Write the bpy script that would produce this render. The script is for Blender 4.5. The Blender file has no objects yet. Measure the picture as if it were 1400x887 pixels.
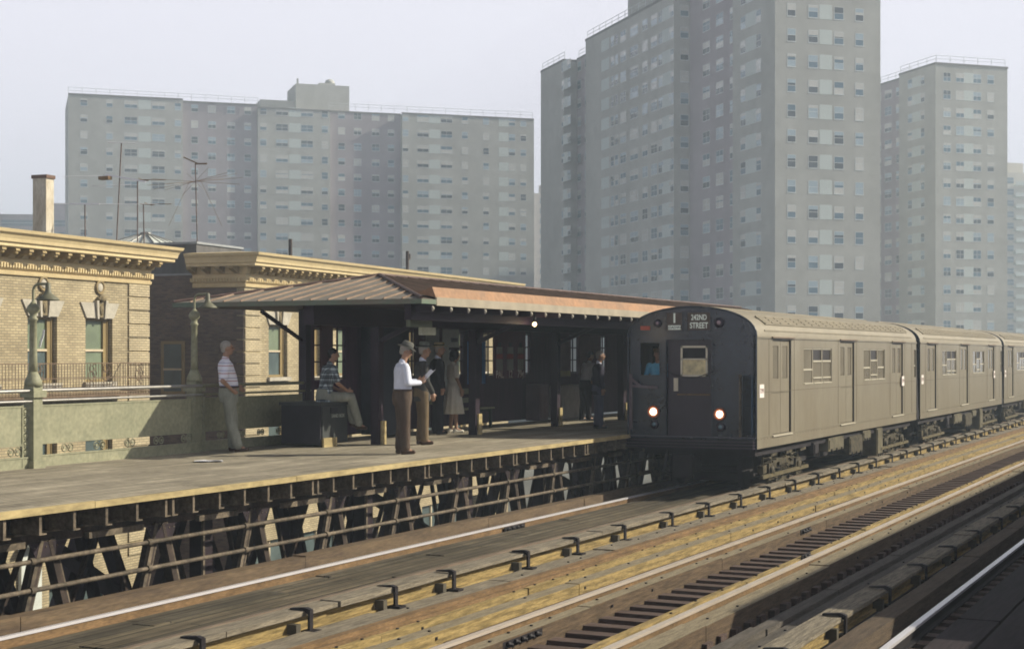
import bpy, math, random
from mathutils import Vector, Matrix
random.seed(7)
R = math.radians
S = bpy.context.scene
COL = S.collection

# ------------------------------------------------------------------ camera
TH = R(25.73)
cam_d = bpy.data.cameras.new("camera"); cam = bpy.data.objects.new("camera", cam_d); COL.objects.link(cam)
cam.location = (0, 0, 1.6); cam.rotation_euler = (R(90), 0, TH)
cam_d.sensor_width = 36; cam_d.lens = 54.95; cam_d.shift_y = 41.5/1400
cam_d.clip_start = 0.1; cam_d.clip_end = 4000
S.camera = cam
# ------------------------------------------------------------------ sun direction (towards the sun)
SUN = Vector((1.35, 1.0, 1.0)).normalized()
elev = math.asin(SUN.z); azim = math.atan2(SUN.x, SUN.y)
W = bpy.data.worlds.new("World"); S.world = W; W.use_nodes = True
nt = W.node_tree; nt.nodes.clear()
sky = nt.nodes.new('ShaderNodeTexSky'); sky.sky_type = 'NISHITA'; sky.sun_disc = False
sky.sun_elevation = elev; sky.sun_rotation = azim
sky.air_density = 1.0; sky.dust_density = 9.0; sky.ozone_density = 1.0
hs = nt.nodes.new('ShaderNodeHueSaturation'); hs.inputs['Saturation'].default_value = 0.35
mx = nt.nodes.new('ShaderNodeMixRGB'); mx.blend_type = 'MULTIPLY'; mx.inputs[0].default_value = 1
mx.inputs[2].default_value = (0.98, 0.95, 1.04, 1)
bg = nt.nodes.new('ShaderNodeBackground'); bg.inputs[1].default_value = 0.15
wo = nt.nodes.new('ShaderNodeOutputWorld')
nt.links.new(sky.outputs[0], hs.inputs['Color']); nt.links.new(hs.outputs[0], mx.inputs[1])
# hazy summer air: bright milky band low down, deeper overhead
tcw = nt.nodes.new('ShaderNodeTexCoord'); spw = nt.nodes.new('ShaderNodeSeparateXYZ'); nt.links.new(tcw.outputs['Generated'], spw.inputs[0])
rmp = nt.nodes.new('ShaderNodeMapRange'); rmp.interpolation_type = 'SMOOTHSTEP'; rmp.inputs['From Min'].default_value = 0.23; rmp.inputs['From Max'].default_value = 0.40
rmp.inputs['To Min'].default_value = 0.9; rmp.inputs['To Max'].default_value = 0.0; SKY_HI = 0.25
nt.links.new(spw.outputs[2], rmp.inputs['Value'])
mx2 = nt.nodes.new('ShaderNodeMixRGB'); mx2.blend_type = 'MIX'
mx1 = nt.nodes.new('ShaderNodeMixRGB'); mx1.blend_type = 'MULTIPLY'; mx1.inputs[0].default_value = 1; mx1.inputs[2].default_value = (SKY_HI, SKY_HI, SKY_HI, 1)
nt.links.new(mx.outputs[0], mx1.inputs[1])
nt.links.new(rmp.outputs[0], mx2.inputs[0]); nt.links.new(mx1.outputs[0], mx2.inputs[1]); mx2.inputs[2].default_value = (5.1, 5.0, 5.55, 1)
nt.links.new(mx2.outputs[0], bg.inputs[0]); nt.links.new(bg.outputs[0], wo.inputs[0])
sd = bpy.data.lights.new("sun", 'SUN'); sd.energy = 5.0; sd.angle = R(0.6); sd.color = (1.0, 0.91, 0.72)
so = bpy.data.objects.new("sun", sd); COL.objects.link(so)
so.rotation_euler = SUN.to_track_quat('Z', 'Y').to_euler(); so.location = (40, 30, 40)
S.cycles.filter_width = 1.8
S.view_settings.view_transform = 'Standard'; S.view_settings.look = 'None'
S.view_settings.exposure = 0.50; S.view_settings.gamma = 1.0; S.view_settings.use_curve_mapping = False

# ------------------------------------------------------------------ photo geometry helpers
CT, ST = math.cos(TH), math.sin(TH); F = 2137.0
def c2w(X, Z, z=0.0): return Vector((X*CT - Z*ST, X*ST + Z*CT, z))
def yat(L, px): return (F*L/(CT*(1730-px)) - L*ST)/CT

# ------------------------------------------------------------------ materials
MATS = {}
def mat(name, col, rough=0.8, var=0.25, scale=6.0, stretch=(1,1,1), bump=0.0, metal=0.0, col2=None, spec=0.3, emis=None, fine=0.0, bscale=None):
    if name in MATS: return MATS[name]
    m = bpy.data.materials.new(name); m.use_nodes = True; MATS[name] = m
    n = m.node_tree; b = n.nodes['Principled BSDF']
    b.inputs['Roughness'].default_value = rough; b.inputs['Metallic'].default_value = metal
    b.inputs['Specular IOR Level'].default_value = spec
    tc = n.nodes.new('ShaderNodeTexCoord'); mp = n.nodes.new('ShaderNodeMapping'); mp.inputs['Scale'].default_value = stretch
    n.links.new(tc.outputs['Object'], mp.inputs[0])
    nz = n.nodes.new('ShaderNodeTexNoise'); nz.inputs['Scale'].default_value = scale; nz.inputs['Detail'].default_value = 6; nz.inputs['Roughness'].default_value = 0.65
    n.links.new(mp.outputs[0], nz.inputs['Vector'])
    cr = n.nodes.new('ShaderNodeValToRGB')
    c2 = col2 if col2 else tuple(c*(1-var) for c in col)
    c1 = tuple(min(1, c*(1+var*0.6)) for c in col) if not col2 else col
    cr.color_ramp.elements[0].position = 0.35; cr.color_ramp.elements[1].position = 0.68
    cr.color_ramp.elements[0].color = (*c2, 1); cr.color_ramp.elements[1].color = (*c1, 1)
    n.links.new(nz.outputs['Fac'], cr.inputs[0])
    out = cr.outputs[0]
    if fine > 0:
        nf = n.nodes.new('ShaderNodeTexNoise'); nf.inputs['Scale'].default_value = scale*7; nf.inputs['Detail'].default_value = 3
        n.links.new(mp.outputs[0], nf.inputs['Vector'])
        mr = n.nodes.new('ShaderNodeMapRange'); mr.inputs['From Min'].default_value = .3; mr.inputs['From Max'].default_value = .7
        mr.inputs['To Min'].default_value = 1-fine; mr.inputs['To Max'].default_value = 1+fine*.5
        n.links.new(nf.outputs['Fac'], mr.inputs['Value'])
        mm = n.nodes.new('ShaderNodeMixRGB'); mm.blend_type = 'MULTIPLY'; mm.inputs[0].default_value = 1
        n.links.new(out, mm.inputs[1]); n.links.new(mr.outputs[0], mm.inputs[2]); out = mm.outputs[0]
    n.links.new(out, b.inputs['Base Color'])
    if bump > 0:
        bp = n.nodes.new('ShaderNodeBump'); bp.inputs['Strength'].default_value = bump; bp.inputs['Distance'].default_value = 0.02
        n.links.new(nz.outputs['Fac'], bp.inputs['Height']); n.links.new(bp.outputs[0], b.inputs['Normal'])
    if emis:
        b.inputs['Emission Color'].default_value = (*emis[:3], 1); b.inputs['Emission Strength'].default_value = emis[3]
    return m

def brick_mat(name, c1, c2, mortar, bw=0.22, bh=0.07, ms=0.012, blot=0.3, offset=0.5):
    m = bpy.data.materials.new(name); m.use_nodes = True; MATS[name] = m
    n = m.node_tree; b = n.nodes['Principled BSDF']; b.inputs['Roughness'].default_value = 0.9; b.inputs['Specular IOR Level'].default_value = 0.15
    tc = n.nodes.new('ShaderNodeTexCoord'); sp = n.nodes.new('ShaderNodeSeparateXYZ'); n.links.new(tc.outputs['Object'], sp.inputs[0])
    ad = n.nodes.new('ShaderNodeMath'); ad.operation = 'ADD'; n.links.new(sp.outputs[0], ad.inputs[0]); n.links.new(sp.outputs[1], ad.inputs[1])
    cb = n.nodes.new('ShaderNodeCombineXYZ'); n.links.new(ad.outputs[0], cb.inputs[0]); n.links.new(sp.outputs[2], cb.inputs[1])
    br = n.nodes.new('ShaderNodeTexBrick'); br.inputs['Scale'].default_value = 1.0
    br.inputs['Brick Width'].default_value = bw; br.inputs['Row Height'].default_value = bh; br.inputs['Mortar Size'].default_value = ms
    br.inputs['Color1'].default_value = (*c1, 1); br.inputs['Color2'].default_value = (*c2, 1); br.inputs['Mortar'].default_value = (*mortar, 1)
    br.offset = offset
    n.links.new(cb.outputs[0], br.inputs['Vector'])
    nz = n.nodes.new('ShaderNodeTexNoise'); nz.inputs['Scale'].default_value = 0.9; nz.inputs['Detail'].default_value = 5
    n.links.new(tc.outputs['Object'], nz.inputs['Vector'])
    mr = n.nodes.new('ShaderNodeMapRange'); mr.inputs['From Min'].default_value = .3; mr.inputs['From Max'].default_value = .7
    mr.inputs['To Min'].default_value = 1-blot; mr.inputs['To Max'].default_value = 1+blot*.4
    n.links.new(nz.outputs['Fac'], mr.inputs['Value'])
    mm = n.nodes.new('ShaderNodeMixRGB'); mm.blend_type = 'MULTIPLY'; mm.inputs[0].default_value = 1
    n.links.new(br.outputs['Color'], mm.inputs[1]); n.links.new(mr.outputs[0], mm.inputs[2])
    n.links.new(mm.outputs[0], b.inputs['Base Color'])
    bp = n.nodes.new('ShaderNodeBump'); bp.inputs['Strength'].default_value = 0.5; bp.inputs['Distance'].default_value = 0.01; bp.invert = True
    n.links.new(br.outputs['Fac'], bp.inputs['Height']); n.links.new(bp.outputs[0], b.inputs['Normal'])
    return m

def plank_mat(name, c1, c2, gap, width=0.14, length=4.0, grain=0.35, rough=0.85):
    """boards running along Y"""
    m = bpy.data.materials.new(name); m.use_nodes = True; MATS[name] = m
    n = m.node_tree; b = n.nodes['Principled BSDF']; b.inputs['Roughness'].default_value = rough; b.inputs['Specular IOR Level'].default_value = 0.2
    tc = n.nodes.new('ShaderNodeTexCoord'); sp = n.nodes.new('ShaderNodeSeparateXYZ'); n.links.new(tc.outputs['Object'], sp.inputs[0])
    cb = n.nodes.new('ShaderNodeCombineXYZ'); n.links.new(sp.outputs[1], cb.inputs[0]); n.links.new(sp.outputs[0], cb.inputs[1])
    br = n.nodes.new('ShaderNodeTexBrick'); br.inputs['Scale'].default_value = 1.0
    br.inputs['Brick Width'].default_value = length; br.inputs['Row Height'].default_value = width; br.inputs['Mortar Size'].default_value = 0.010
    br.inputs['Mortar Smooth'].default_value = 0.1
    br.inputs['Color1'].default_value = (*c1, 1); br.inputs['Color2'].default_value = (*c2, 1); br.inputs['Mortar'].default_value = (*gap, 1); br.offset = 0.37
    n.links.new(cb.outputs[0], br.inputs['Vector'])
    out = br.outputs['Color']
    for sc, st, lo in ((1, (26, 0.9, 26), grain), (1.3, (1, 0.5, 1), 0.34), (2.6, (1, 1, 1), 0.16), (9, (1, 1, 1), 0.18)):
        mp = n.nodes.new('ShaderNodeMapping'); mp.inputs['Scale'].default_value = st; n.links.new(tc.outputs['Object'], mp.inputs[0])
        nz = n.nodes.new('ShaderNodeTexNoise'); nz.inputs['Scale'].default_value = sc; nz.inputs['Detail'].default_value = 6
        n.links.new(mp.outputs[0], nz.inputs['Vector'])
        mr = n.nodes.new('ShaderNodeMapRange'); mr.inputs['From Min'].default_value = .3; mr.inputs['From Max'].default_value = .7
        mr.inputs['To Min'].default_value = 1-lo; mr.inputs['To Max'].default_value = 1+lo*.5
        n.links.new(nz.outputs['Fac'], mr.inputs['Value'])
        mm = n.nodes.new('ShaderNodeMixRGB'); mm.blend_type = 'MULTIPLY'; mm.inputs[0].default_value = 1
        n.links.new(out, mm.inputs[1]); n.links.new(mr.outputs[0], mm.inputs[2]); out = mm.outputs[0]
    n.links.new(out, b.inputs['Base Color'])
    bp = n.nodes.new('ShaderNodeBump'); bp.inputs['Strength'].default_value = 0.6; bp.inputs['Distance'].default_value = 0.01; bp.invert = True
    n.links.new(br.outputs['Fac'], bp.inputs['Height']); n.links.new(bp.outputs[0], b.inputs['Normal'])
    return m

GR = (13, 1.1, 13)      # grain along Y
M_steel = mat('shadow_tint_steel', (0.022, 0.012, 0.018), 0.6, .5, 5, bump=.2, fine=.3)  # purple-black shadow tint put into the steel colour
M_strut = mat('brown_strut_paint', (0.05, 0.034, 0.026), 0.7, .5, 4, bump=.2, fine=.4)
M_steel_tan = mat('dusty_sunlit_steel', (0.15, 0.12, 0.085), 0.75, .6, 3.5, bump=.3, fine=.4)  # dusty tan steel; its strips also paint in sunlit edges
M_olive = mat('olive_green_paint', (0.29, 0.285, 0.19), 0.6, .22, 2.4, bump=.05, fine=.2, col2=(0.22, 0.225, 0.15))
M_olive_dk = mat('dark_green_paint', (0.035, 0.05, 0.04), 0.6, .3, 3, fine=.2)
M_pipe = mat('bare_pipe_steel', (0.36, 0.35, 0.33), 0.35, .2, 6, metal=.7, spec=.5)
M_deck = plank_mat('platform_boards', (0.43, 0.385, 0.295), (0.33, 0.295, 0.225), (0.07, 0.055, 0.045), width=0.13, length=4.3)
M_edge = mat('worn_edge_board', (0.40, 0.32, 0.16), 0.8, .35, 3, stretch=(4, 1, 4), bump=.2)
M_wood = mat('weathered_timber', (0.27, 0.205, 0.11), 0.9, .6, 2.2, stretch=GR, bump=.7, fine=.35)
M_woody = mat('yellow_timber', (0.32, 0.235, 0.095), 0.9, .55, 2.0, stretch=GR, bump=.6, fine=.3)
M_woodgrey = mat('grey_timber', (0.23, 0.20, 0.15), 0.9, .5, 2.2, stretch=GR, bump=.7, fine=.35)
M_walk = plank_mat('track_boards', (0.15, 0.125, 0.085), (0.085, 0.075, 0.055), (0.025, 0.02, 0.02), width=0.16, length=3.6, grain=.45)
M_wtop = mat('light_split_timber_top', (0.30, 0.255, 0.17), 0.9, .55, 2.4, stretch=GR, bump=.7, fine=.35, col2=(0.17, 0.14, 0.09))  # top tone split from the sides to paint the sun's contrast
M_gap = mat('gap_shade_timber', (0.11, 0.075, 0.045), 0.9, .5, 2.2, stretch=GR, bump=.5, fine=.3)  # dark timber colour stands in for shadow in the gaps
M_tie = mat('tie_timber', (0.10, 0.068, 0.058), 0.9, .5, 1.5, stretch=(0.8, 14, 14), bump=.6, fine=.3)
M_rust = mat('rust_iron', (0.20, 0.125, 0.06), 0.85, .4, 3.0, stretch=(4, .7, 4), bump=.3, fine=.35)
M_rail = mat('polished_rail', (0.80, 0.78, 0.82), 0.33, .08, 4, stretch=(4, .4, 4), metal=.45, spec=.8)  # bright diffuse base stands in for the sky's reflection on the rail
M_railmid = mat('worn_rail', (0.62, 0.54, 0.46), 0.4, .15, 4, stretch=(4, .4, 4), metal=.35, spec=.6)
M_raildull = mat('dull_rail', (0.28, 0.22, 0.17), 0.5, .3, 4, stretch=(4, .4, 4), metal=.6)
M_black = mat('near_black_iron', (0.012, 0.009, 0.012), 0.6, .3, 6)
M_shadewood = mat('shade_black_timber', (0.022, 0.013, 0.018), .85, .5, 1.6, stretch=GR, bump=.6, fine=.3)  # near-black tone paints in the near shelter's shadow
M_copper = mat('aged_copper_roof', (0.14, 0.10, 0.078), 0.7, .35, 1.2, stretch=(1, 1, 1), bump=.1, col2=(0.095, 0.08, 0.068), fine=.15)
M_copper_or = mat('orange_copper', (0.36, 0.195, 0.10), 0.7, .25, 1.6, fine=.25, col2=(0.26, 0.155, 0.09))
M_copper_seam = mat('copper_seam', (0.24, 0.17, 0.12), 0.6, .3, 2)
M_copper_grey = mat('grey_roofing', (0.225, 0.205, 0.175), 0.65, .25, 1.1, fine=.15, col2=(0.175, 0.16, 0.14))
M_gutter = mat('verdigris_gutter', (0.10, 0.17, 0.12), 0.6, .5, 1.5, col2=(0.16, 0.13, 0.10))
M_fascia = mat('grey_fascia', (0.34, 0.30, 0.23), 0.7, .2, 2)
M_brickY = brick_mat('buff_brick', (0.50, 0.42, 0.265), (0.36, 0.30, 0.19), (0.26, 0.225, 0.155))
M_brickYq = brick_mat('buff_brick_quoin', (0.52, 0.44, 0.285), (0.41, 0.345, 0.225), (0.27, 0.235, 0.165), blot=.15)
M_brickD = brick_mat('dark_brown_brick', (0.20, 0.14, 0.105), (0.105, 0.075, 0.065), (0.15, 0.12, 0.10))
M_cream = mat('cream_cornice_paint', (0.66, 0.54, 0.31), 0.6, .12, 1.5, fine=.08, col2=(0.56, 0.45, 0.25))
M_stone = mat('pale_stone', (0.43, 0.40, 0.33), 0.8, .2, 4, fine=.1)
M_sash = mat('sash_paint', (0.27, 0.20, 0.09), 0.5, .15, 3)
M_sashw = mat('light_sash_paint', (0.55, 0.47, 0.33), 0.5, .1, 3)
M_shade = mat('window_shade', (0.16, 0.20, 0.13), 0.35, .2, 1.2, spec=.6)
M_glassd = mat('dark_pane', (0.09, 0.12, 0.12), 0.12, .3, 1.0, spec=.8)
M_white = mat('white_cloth', (0.75, 0.76, 0.82), 0.8, .08, 4)
M_bronze = mat('weathered_iron_rail', (0.16, 0.11, 0.07), 0.7, .3, 6)
M_tar = mat('tar_roof', (0.06, 0.055, 0.055), 0.9, .3, 1)
M_skyl = mat('skylight_glass', (0.62, 0.66, 0.62), 0.35, .15, 2, spec=.6)
M_road = mat('asphalt', (0.11, 0.11, 0.115), 0.9, .3, 0.4, bump=.1, fine=.2)
M_walkc = mat('concrete_pavement', (0.34, 0.32, 0.28), 0.9, .2, 0.6, fine=.15)
M_earth = mat('city_ground', (0.16, 0.16, 0.14), 0.95, .4, 0.02, fine=.3)
# train
M_car = mat('beige_car_paint', (0.25, 0.225, 0.17), 0.36, .10, 1.1, stretch=(1, 1.3, .35), fine=.10, spec=.5, col2=(0.205, 0.178, 0.128))
M_carroof = mat('car_roof_paint', (0.26, 0.23, 0.17), 0.6, .15, 1.0, stretch=(2, .4, 1), fine=.1)
M_front = mat('shade_blue_end', (0.008, 0.018, 0.038), 0.25, .4, 1.5, spec=.55, fine=.2)  # car ends painted blue-black to carry the shade on the front
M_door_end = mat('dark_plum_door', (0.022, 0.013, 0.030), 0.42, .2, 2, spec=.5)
M_carglass = mat('car_window_glass', (0.21, 0.19, 0.15), 0.12, .15, 1.0, spec=.8)
M_carglass_dk = mat('open_sash_dark', (0.05, 0.045, 0.045), 0.3, .2, 2)
M_alu = mat('bare_aluminium_frame', (0.60, 0.56, 0.45), 0.4, .1, 4, metal=.3)
M_under = mat('underframe_grime', (0.014, 0.010, 0.014), 0.8, .4, 4)
M_under_tan = mat('dusty_underframe_box', (0.12, 0.105, 0.065), 0.8, .5, 3, bump=.2)
M_truck = mat('dusty_truck_casting', (0.075, 0.062, 0.035), 0.8, .9, 7, bump=.5, fine=.4)
M_lamp = mat('lit_headlight', (1, .9, .75), .3, 0, 1, emis=(1.0, 0.78, 0.50, 6))
M_bulb = mat('lit_bulb', (1, .9, .75), .3, 0, 1, emis=(1.0, 0.66, 0.34, 3.5))
M_redrim = mat('red_lamp_rim', (0.22, 0.06, 0.025), .5, .2, 5)
M_orange = mat('orange_marker_lens', (0.45, 0.09, 0.05), .4, .1, 5)
M_lens = mat('blue_grey_lens', (0.10, 0.19, 0.24), .15, .1, 5, spec=.8)
M_signgl = mat('sign_curtain', (0.10, 0.075, 0.06), .6, .2, 5)
M_text = mat('sign_lettering', (0.62, 0.66, 0.60), .6, .05, 5, emis=(.8, .9, .8, .10))
M_plate = mat('number_plate_white', (0.78, 0.72, 0.68), .5, .05, 5)
M_plum = mat('shadow_plum_wall', (0.055, 0.022, 0.050), 0.75, .35, 2.0, stretch=(6, 6, .5), fine=.25)  # plum carries the purple of the shelter's shade in its colour
M_plumd = mat('shadow_plum_column', (0.018, 0.007, 0.018), 0.6, .3, 2.0)  # posts and soffit darkened with the same painted shade
M_poster = mat('poster_paper', (0.34, 0.35, 0.33), .8, .12, 3)
M_yel = mat('yellow_paint', (0.75, 0.60, 0.08), .6, .15, 3)

# ------------------------------------------------------------------ mesh builder
class MB:
    def __init__(s): s.v = []; s.f = []; s.m = []; s.sm = []; s.ms = []
    def mi(s, m):
        if m is None: return 0
        if m not in s.ms: s.ms.append(m)
        return s.ms.index(m)
    def add(s, vs, fs, m=None, smooth=False):
        o = len(s.v); s.v += [tuple(v) for v in vs]; k = s.mi(m)
        for f in fs: s.f.append(tuple(i+o for i in f)); s.m.append(k); s.sm.append(smooth)
        return s
    def box(s, x0, x1, y0, y1, z0, z1, m=None):
        if x0 > x1: x0, x1 = x1, x0
        if y0 > y1: y0, y1 = y1, y0
        if z0 > z1: z0, z1 = z1, z0
        return s.add([(x0,y0,z0),(x1,y0,z0),(x1,y1,z0),(x0,y1,z0),(x0,y0,z1),(x1,y0,z1),(x1,y1,z1),(x0,y1,z1)],
              [(0,3,2,1),(4,5,6,7),(0,1,5,4),(1,2,6,5),(2,3,7,6),(3,0,4,7)], m)
    def beam(s, a, b, w, h, m=None, up=(0,0,1)):
        a = Vector(a); b = Vector(b); d = (b-a).normalized(); up = Vector(up)
        if abs(d.dot(up)) > .99: up = Vector((1,0,0))
        sx = d.cross(up).normalized()*(w/2); sz = sx.cross(d).normalized()*(h/2)
        vs = [a-sx-sz, a+sx-sz, a+sx+sz, a-sx+sz, b-sx-sz, b+sx-sz, b+sx+sz, b-sx+sz]
        return s.add(vs, [(0,1,2,3),(7,6,5,4),(0,4,5,1),(1,5,6,2),(2,6,7,3),(3,7,4,0)], m)
    def tube(s, pts, r, n=8, m=None, smooth=True, r2=None):
        pts = [Vector(p) for p in pts]; N = len(pts); vs = []; fs = []
        rs = r if isinstance(r, (list, tuple)) else [r + ((r2-r)*i/(N-1) if r2 is not None else 0) for i in range(N)]
        prev = None
        for i, p in enumerate(pts):
            d = (pts[min(i+1, N-1)] - pts[max(i-1, 0)]).normalized()
            if prev is None:
                a = Vector((0,0,1)) if abs(d.z) < .9 else Vector((1,0,0)); u = d.cross(a).normalized()
            else: u = (prev - d*prev.dot(d)).normalized()
            prev = u; w = d.cross(u)
            for k in range(n):
                t = 2*math.pi*k/n; vs.append(p + (u*math.cos(t) + w*math.sin(t))*rs[i])
        for i in range(N-1):
            for k in range(n):
                a = i*n+k; b = i*n+(k+1) % n; fs.append((a, b, b+n, a+n))
        o = len(s.v)
        s.add(vs, fs, m, smooth); s.add([vs[k] for k in range(n)][::-1], [tuple(range(n))], m); s.add(vs[-n:], [tuple(range(n))], m)
        return s
    def lathe(s, c, prof, n=16, m=None, ax='z', smooth=True):
        """prof: list of (radius, height)"""
        c = Vector(c); vs = []; fs = []
        for r_, h in prof:
            for k in range(n):
                t = 2*math.pi*k/n; a, b = r_*math.cos(t), r_*math.sin(t)
                vs.append(c + (Vector((a,b,h)) if ax == 'z' else Vector((h,a,b)) if ax == 'x' else Vector((b,h,a))))
        for i in range(len(prof)-1):
            for k in range(n):
                a = i*n+k; b = i*n+(k+1) % n; fs.append((a, b, b+n, a+n))
        fs.append(tuple(range(n))[::-1]); fs.append(tuple(range((len(prof)-1)*n, len(prof)*n)))
        return s.add(vs, fs, m, smooth)
    def prism(s, poly, a, b, m=None, plane='xz', smooth=False, caps=True):
        """extrude 2-D poly; plane xz -> extruded along y; yz -> along x; xy -> along z"""
        f = {'xz': lambda p, t: (p[0], t, p[1]), 'yz': lambda p, t: (t, p[0], p[1]), 'xy': lambda p, t: (p[0], p[1], t)}[plane]
        n = len(poly); vs = [f(p, a) for p in poly] + [f(p, b) for p in poly]
        fs = [(i, (i+1) % n, (i+1) % n+n, i+n) for i in range(n)]
        s.add(vs, fs, m, smooth)
        if caps: s.add(vs[:n][::-1], [tuple(range(n))], m); s.add(vs[n:], [tuple(range(n))], m)
        return s
    def sphere(s, c, r, m=None, n=12, k=8):
        rx, ry, rz = r if isinstance(r, (tuple, list)) else (r, r, r); vs = []; fs = []
        for i in range(k+1):
            ph = math.pi*i/k
            for j in range(n):
                t = 2*math.pi*j/n; vs.append((c[0]+rx*math.sin(ph)*math.cos(t), c[1]+ry*math.sin(ph)*math.sin(t), c[2]-rz*math.cos(ph)))
        for i in range(k):
            for j in range(n):
                a = i*n+j; b = i*n+(j+1) % n; fs.append((a, b, b+n, a+n))
        return s.add(vs, fs, m, True)
    def wall(s, org, u, n, u0, u1, z0, z1, holes, depth=0.2, m=None, mrev=None):
        """front face at org with openings; u, n unit 2-D/3-D vectors, n points INTO the wall"""
        org = Vector(org); u = Vector(u); n = Vector(n); Z = Vector((0,0,1))
        us = sorted({u0, u1, *[h[0] for h in holes], *[h[1] for h in holes]}); zs = sorted({z0, z1, *[h[2] for h in holes], *[h[3] for h in holes]})
        us = [a for a in us if u0 <= a <= u1]; zs = [a for a in zs if z0 <= a <= z1]
        P = lambda a, z, d=0: org + u*a + Z*z + n*d
        for i in range(len(us)-1):
            for j in range(len(zs)-1):
                ca, cz = (us[i]+us[i+1])/2, (zs[j]+zs[j+1])/2
                if any(h[0] < ca < h[1] and h[2] < cz < h[3] for h in holes): continue
                for d in (0, depth): s.add([P(us[i],zs[j],d), P(us[i+1],zs[j],d), P(us[i+1],zs[j+1],d), P(us[i],zs[j+1],d)], [(0,1,2,3)], m)
        for a, b, c, d_ in holes + [(u0, u1, z0, z1)]:
            q = [(a,c),(b,c),(b,d_),(a,d_)]
            for k in range(4):
                p0, p1 = q[k], q[(k+1) % 4]
                s.add([P(*p0), P(*p1), P(*p1, depth), P(*p0, depth)], [(0,1,2,3)], mrev or m)
        return s
    def mesh(s, name, mats=None):
        me = bpy.data.meshes.new(name); me.from_pydata(s.v, [], s.f)
        ms = s.ms or [mats]
        for m in ms: me.materials.append(m)
        me.polygons.foreach_set('material_index', s.m); me.polygons.foreach_set('use_smooth', s.sm); me.update()
        return me
    def build(s, name, m=None, parent=None, local=False):
        """link as ONE object. Vertices are world coords unless local=True (then the parent's own frame)."""
        if m is not None and not s.ms: s.ms = [m]
        me = s.mesh(name, m)
        if parent is not None and not local:
            me.transform(MW[parent.name].inverted())
        o = bpy.data.objects.new(name, me); COL.objects.link(o)
        if parent is not None: o.parent = parent; MW[o.name] = MW[parent.name].copy()
        else: MW[o.name] = Matrix.Identity(4)
        return o
MW = {}
def tag(o, label=None, cat=None, group=None, kind=None):
    if label: o['label'] = label
    if cat: o['category'] = cat
    if group: o['group'] = group
    if kind: o['kind'] = kind
    return o
def empty(name, loc, rz=0, label=None, cat=None, group=None, kind=None):
    o = bpy.data.objects.new(name, None); COL.objects.link(o); o.location = loc; o.rotation_euler = (0,0,rz); o.empty_display_size = .2
    MW[o.name] = Matrix.Translation(Vector(loc)) @ Matrix.Rotation(rz, 4, 'Z')
    return tag(o, label, cat, group, kind)
def top(mb, name, m, loc=(0,0,0), **k):
    """top-level single mesh thing with its origin at its base"""
    if m is not None and not mb.ms: mb.ms = [m]
    me = mb.mesh(name, m); me.transform(Matrix.Translation(-Vector(loc)))
    o = bpy.data.objects.new(name, me); COL.objects.link(o); o.location = loc; MW[o.name] = Matrix.Translation(Vector(loc))
    return tag(o, **k)
def copy_tree(o, parent=None):
    c = o.copy(); COL.objects.link(c); c.parent = parent
    MW[c.name] = MW.get(o.name, Matrix.Identity(4)).copy()
    for ch in [x for x in COL.objects if x.parent == o]: copy_tree(ch, c)
    return c
def text_mesh(name, body, size, m, parent, mtx, extrude=0.004, align='CENTER', sx=1.0):
    cu = bpy.data.curves.new(name, 'FONT'); cu.body = body; cu.size = size; cu.extrude = extrude; cu.offset = size*.018; cu.align_x = align; cu.align_y = 'CENTER'
    to = bpy.data.objects.new('tmp', cu); COL.objects.link(to)
    me = bpy.data.meshes.new_from_object(to.evaluated_get(bpy.context.evaluated_depsgraph_get()))
    bpy.data.objects.remove(to)
    me.transform(Matrix.Diagonal((sx, 1, 1, 1))); me.transform(mtx); me.transform(MW[parent.name].inverted())
    me.materials.clear(); me.materials.append(m); me.name = name
    o = bpy.data.objects.new(name, me); COL.objects.link(o); o.parent = parent; MW[o.name] = MW[parent.name].copy()
    return o
def facing(loc, nx, ny):
    """matrix putting text (x right, y up) on a vertical face whose outward normal is (nx, ny)"""
    n = Vector((nx, ny, 0)).normalized(); x = Vector((-n.y, n.x, 0)); z = Vector((0,0,1))
    M = Matrix((x, z, n)).transposed().to_4x4(); M.translation = Vector(loc); return M

# ================================================================== SETTING: ground and streets
GZ = -7.6
g = MB(); g.add([(-900,-60,GZ-.01),(500,-60,GZ-.01),(500,1100,GZ-.01),(-900,1100,GZ-.01)], [(0,1,2,3)])
g.build('ground', M_earth)['kind'] = 'structure'
g = MB(); g.box(-24.5, 9, -20, 500, GZ-.2, GZ); g.build('road', M_road)['kind'] = 'structure'
g = MB(); g.box(-29.0, -24.5, -20, 400, GZ-.2, GZ+.14)
g.build('pavement', M_walkc)['kind'] = 'structure'

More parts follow.
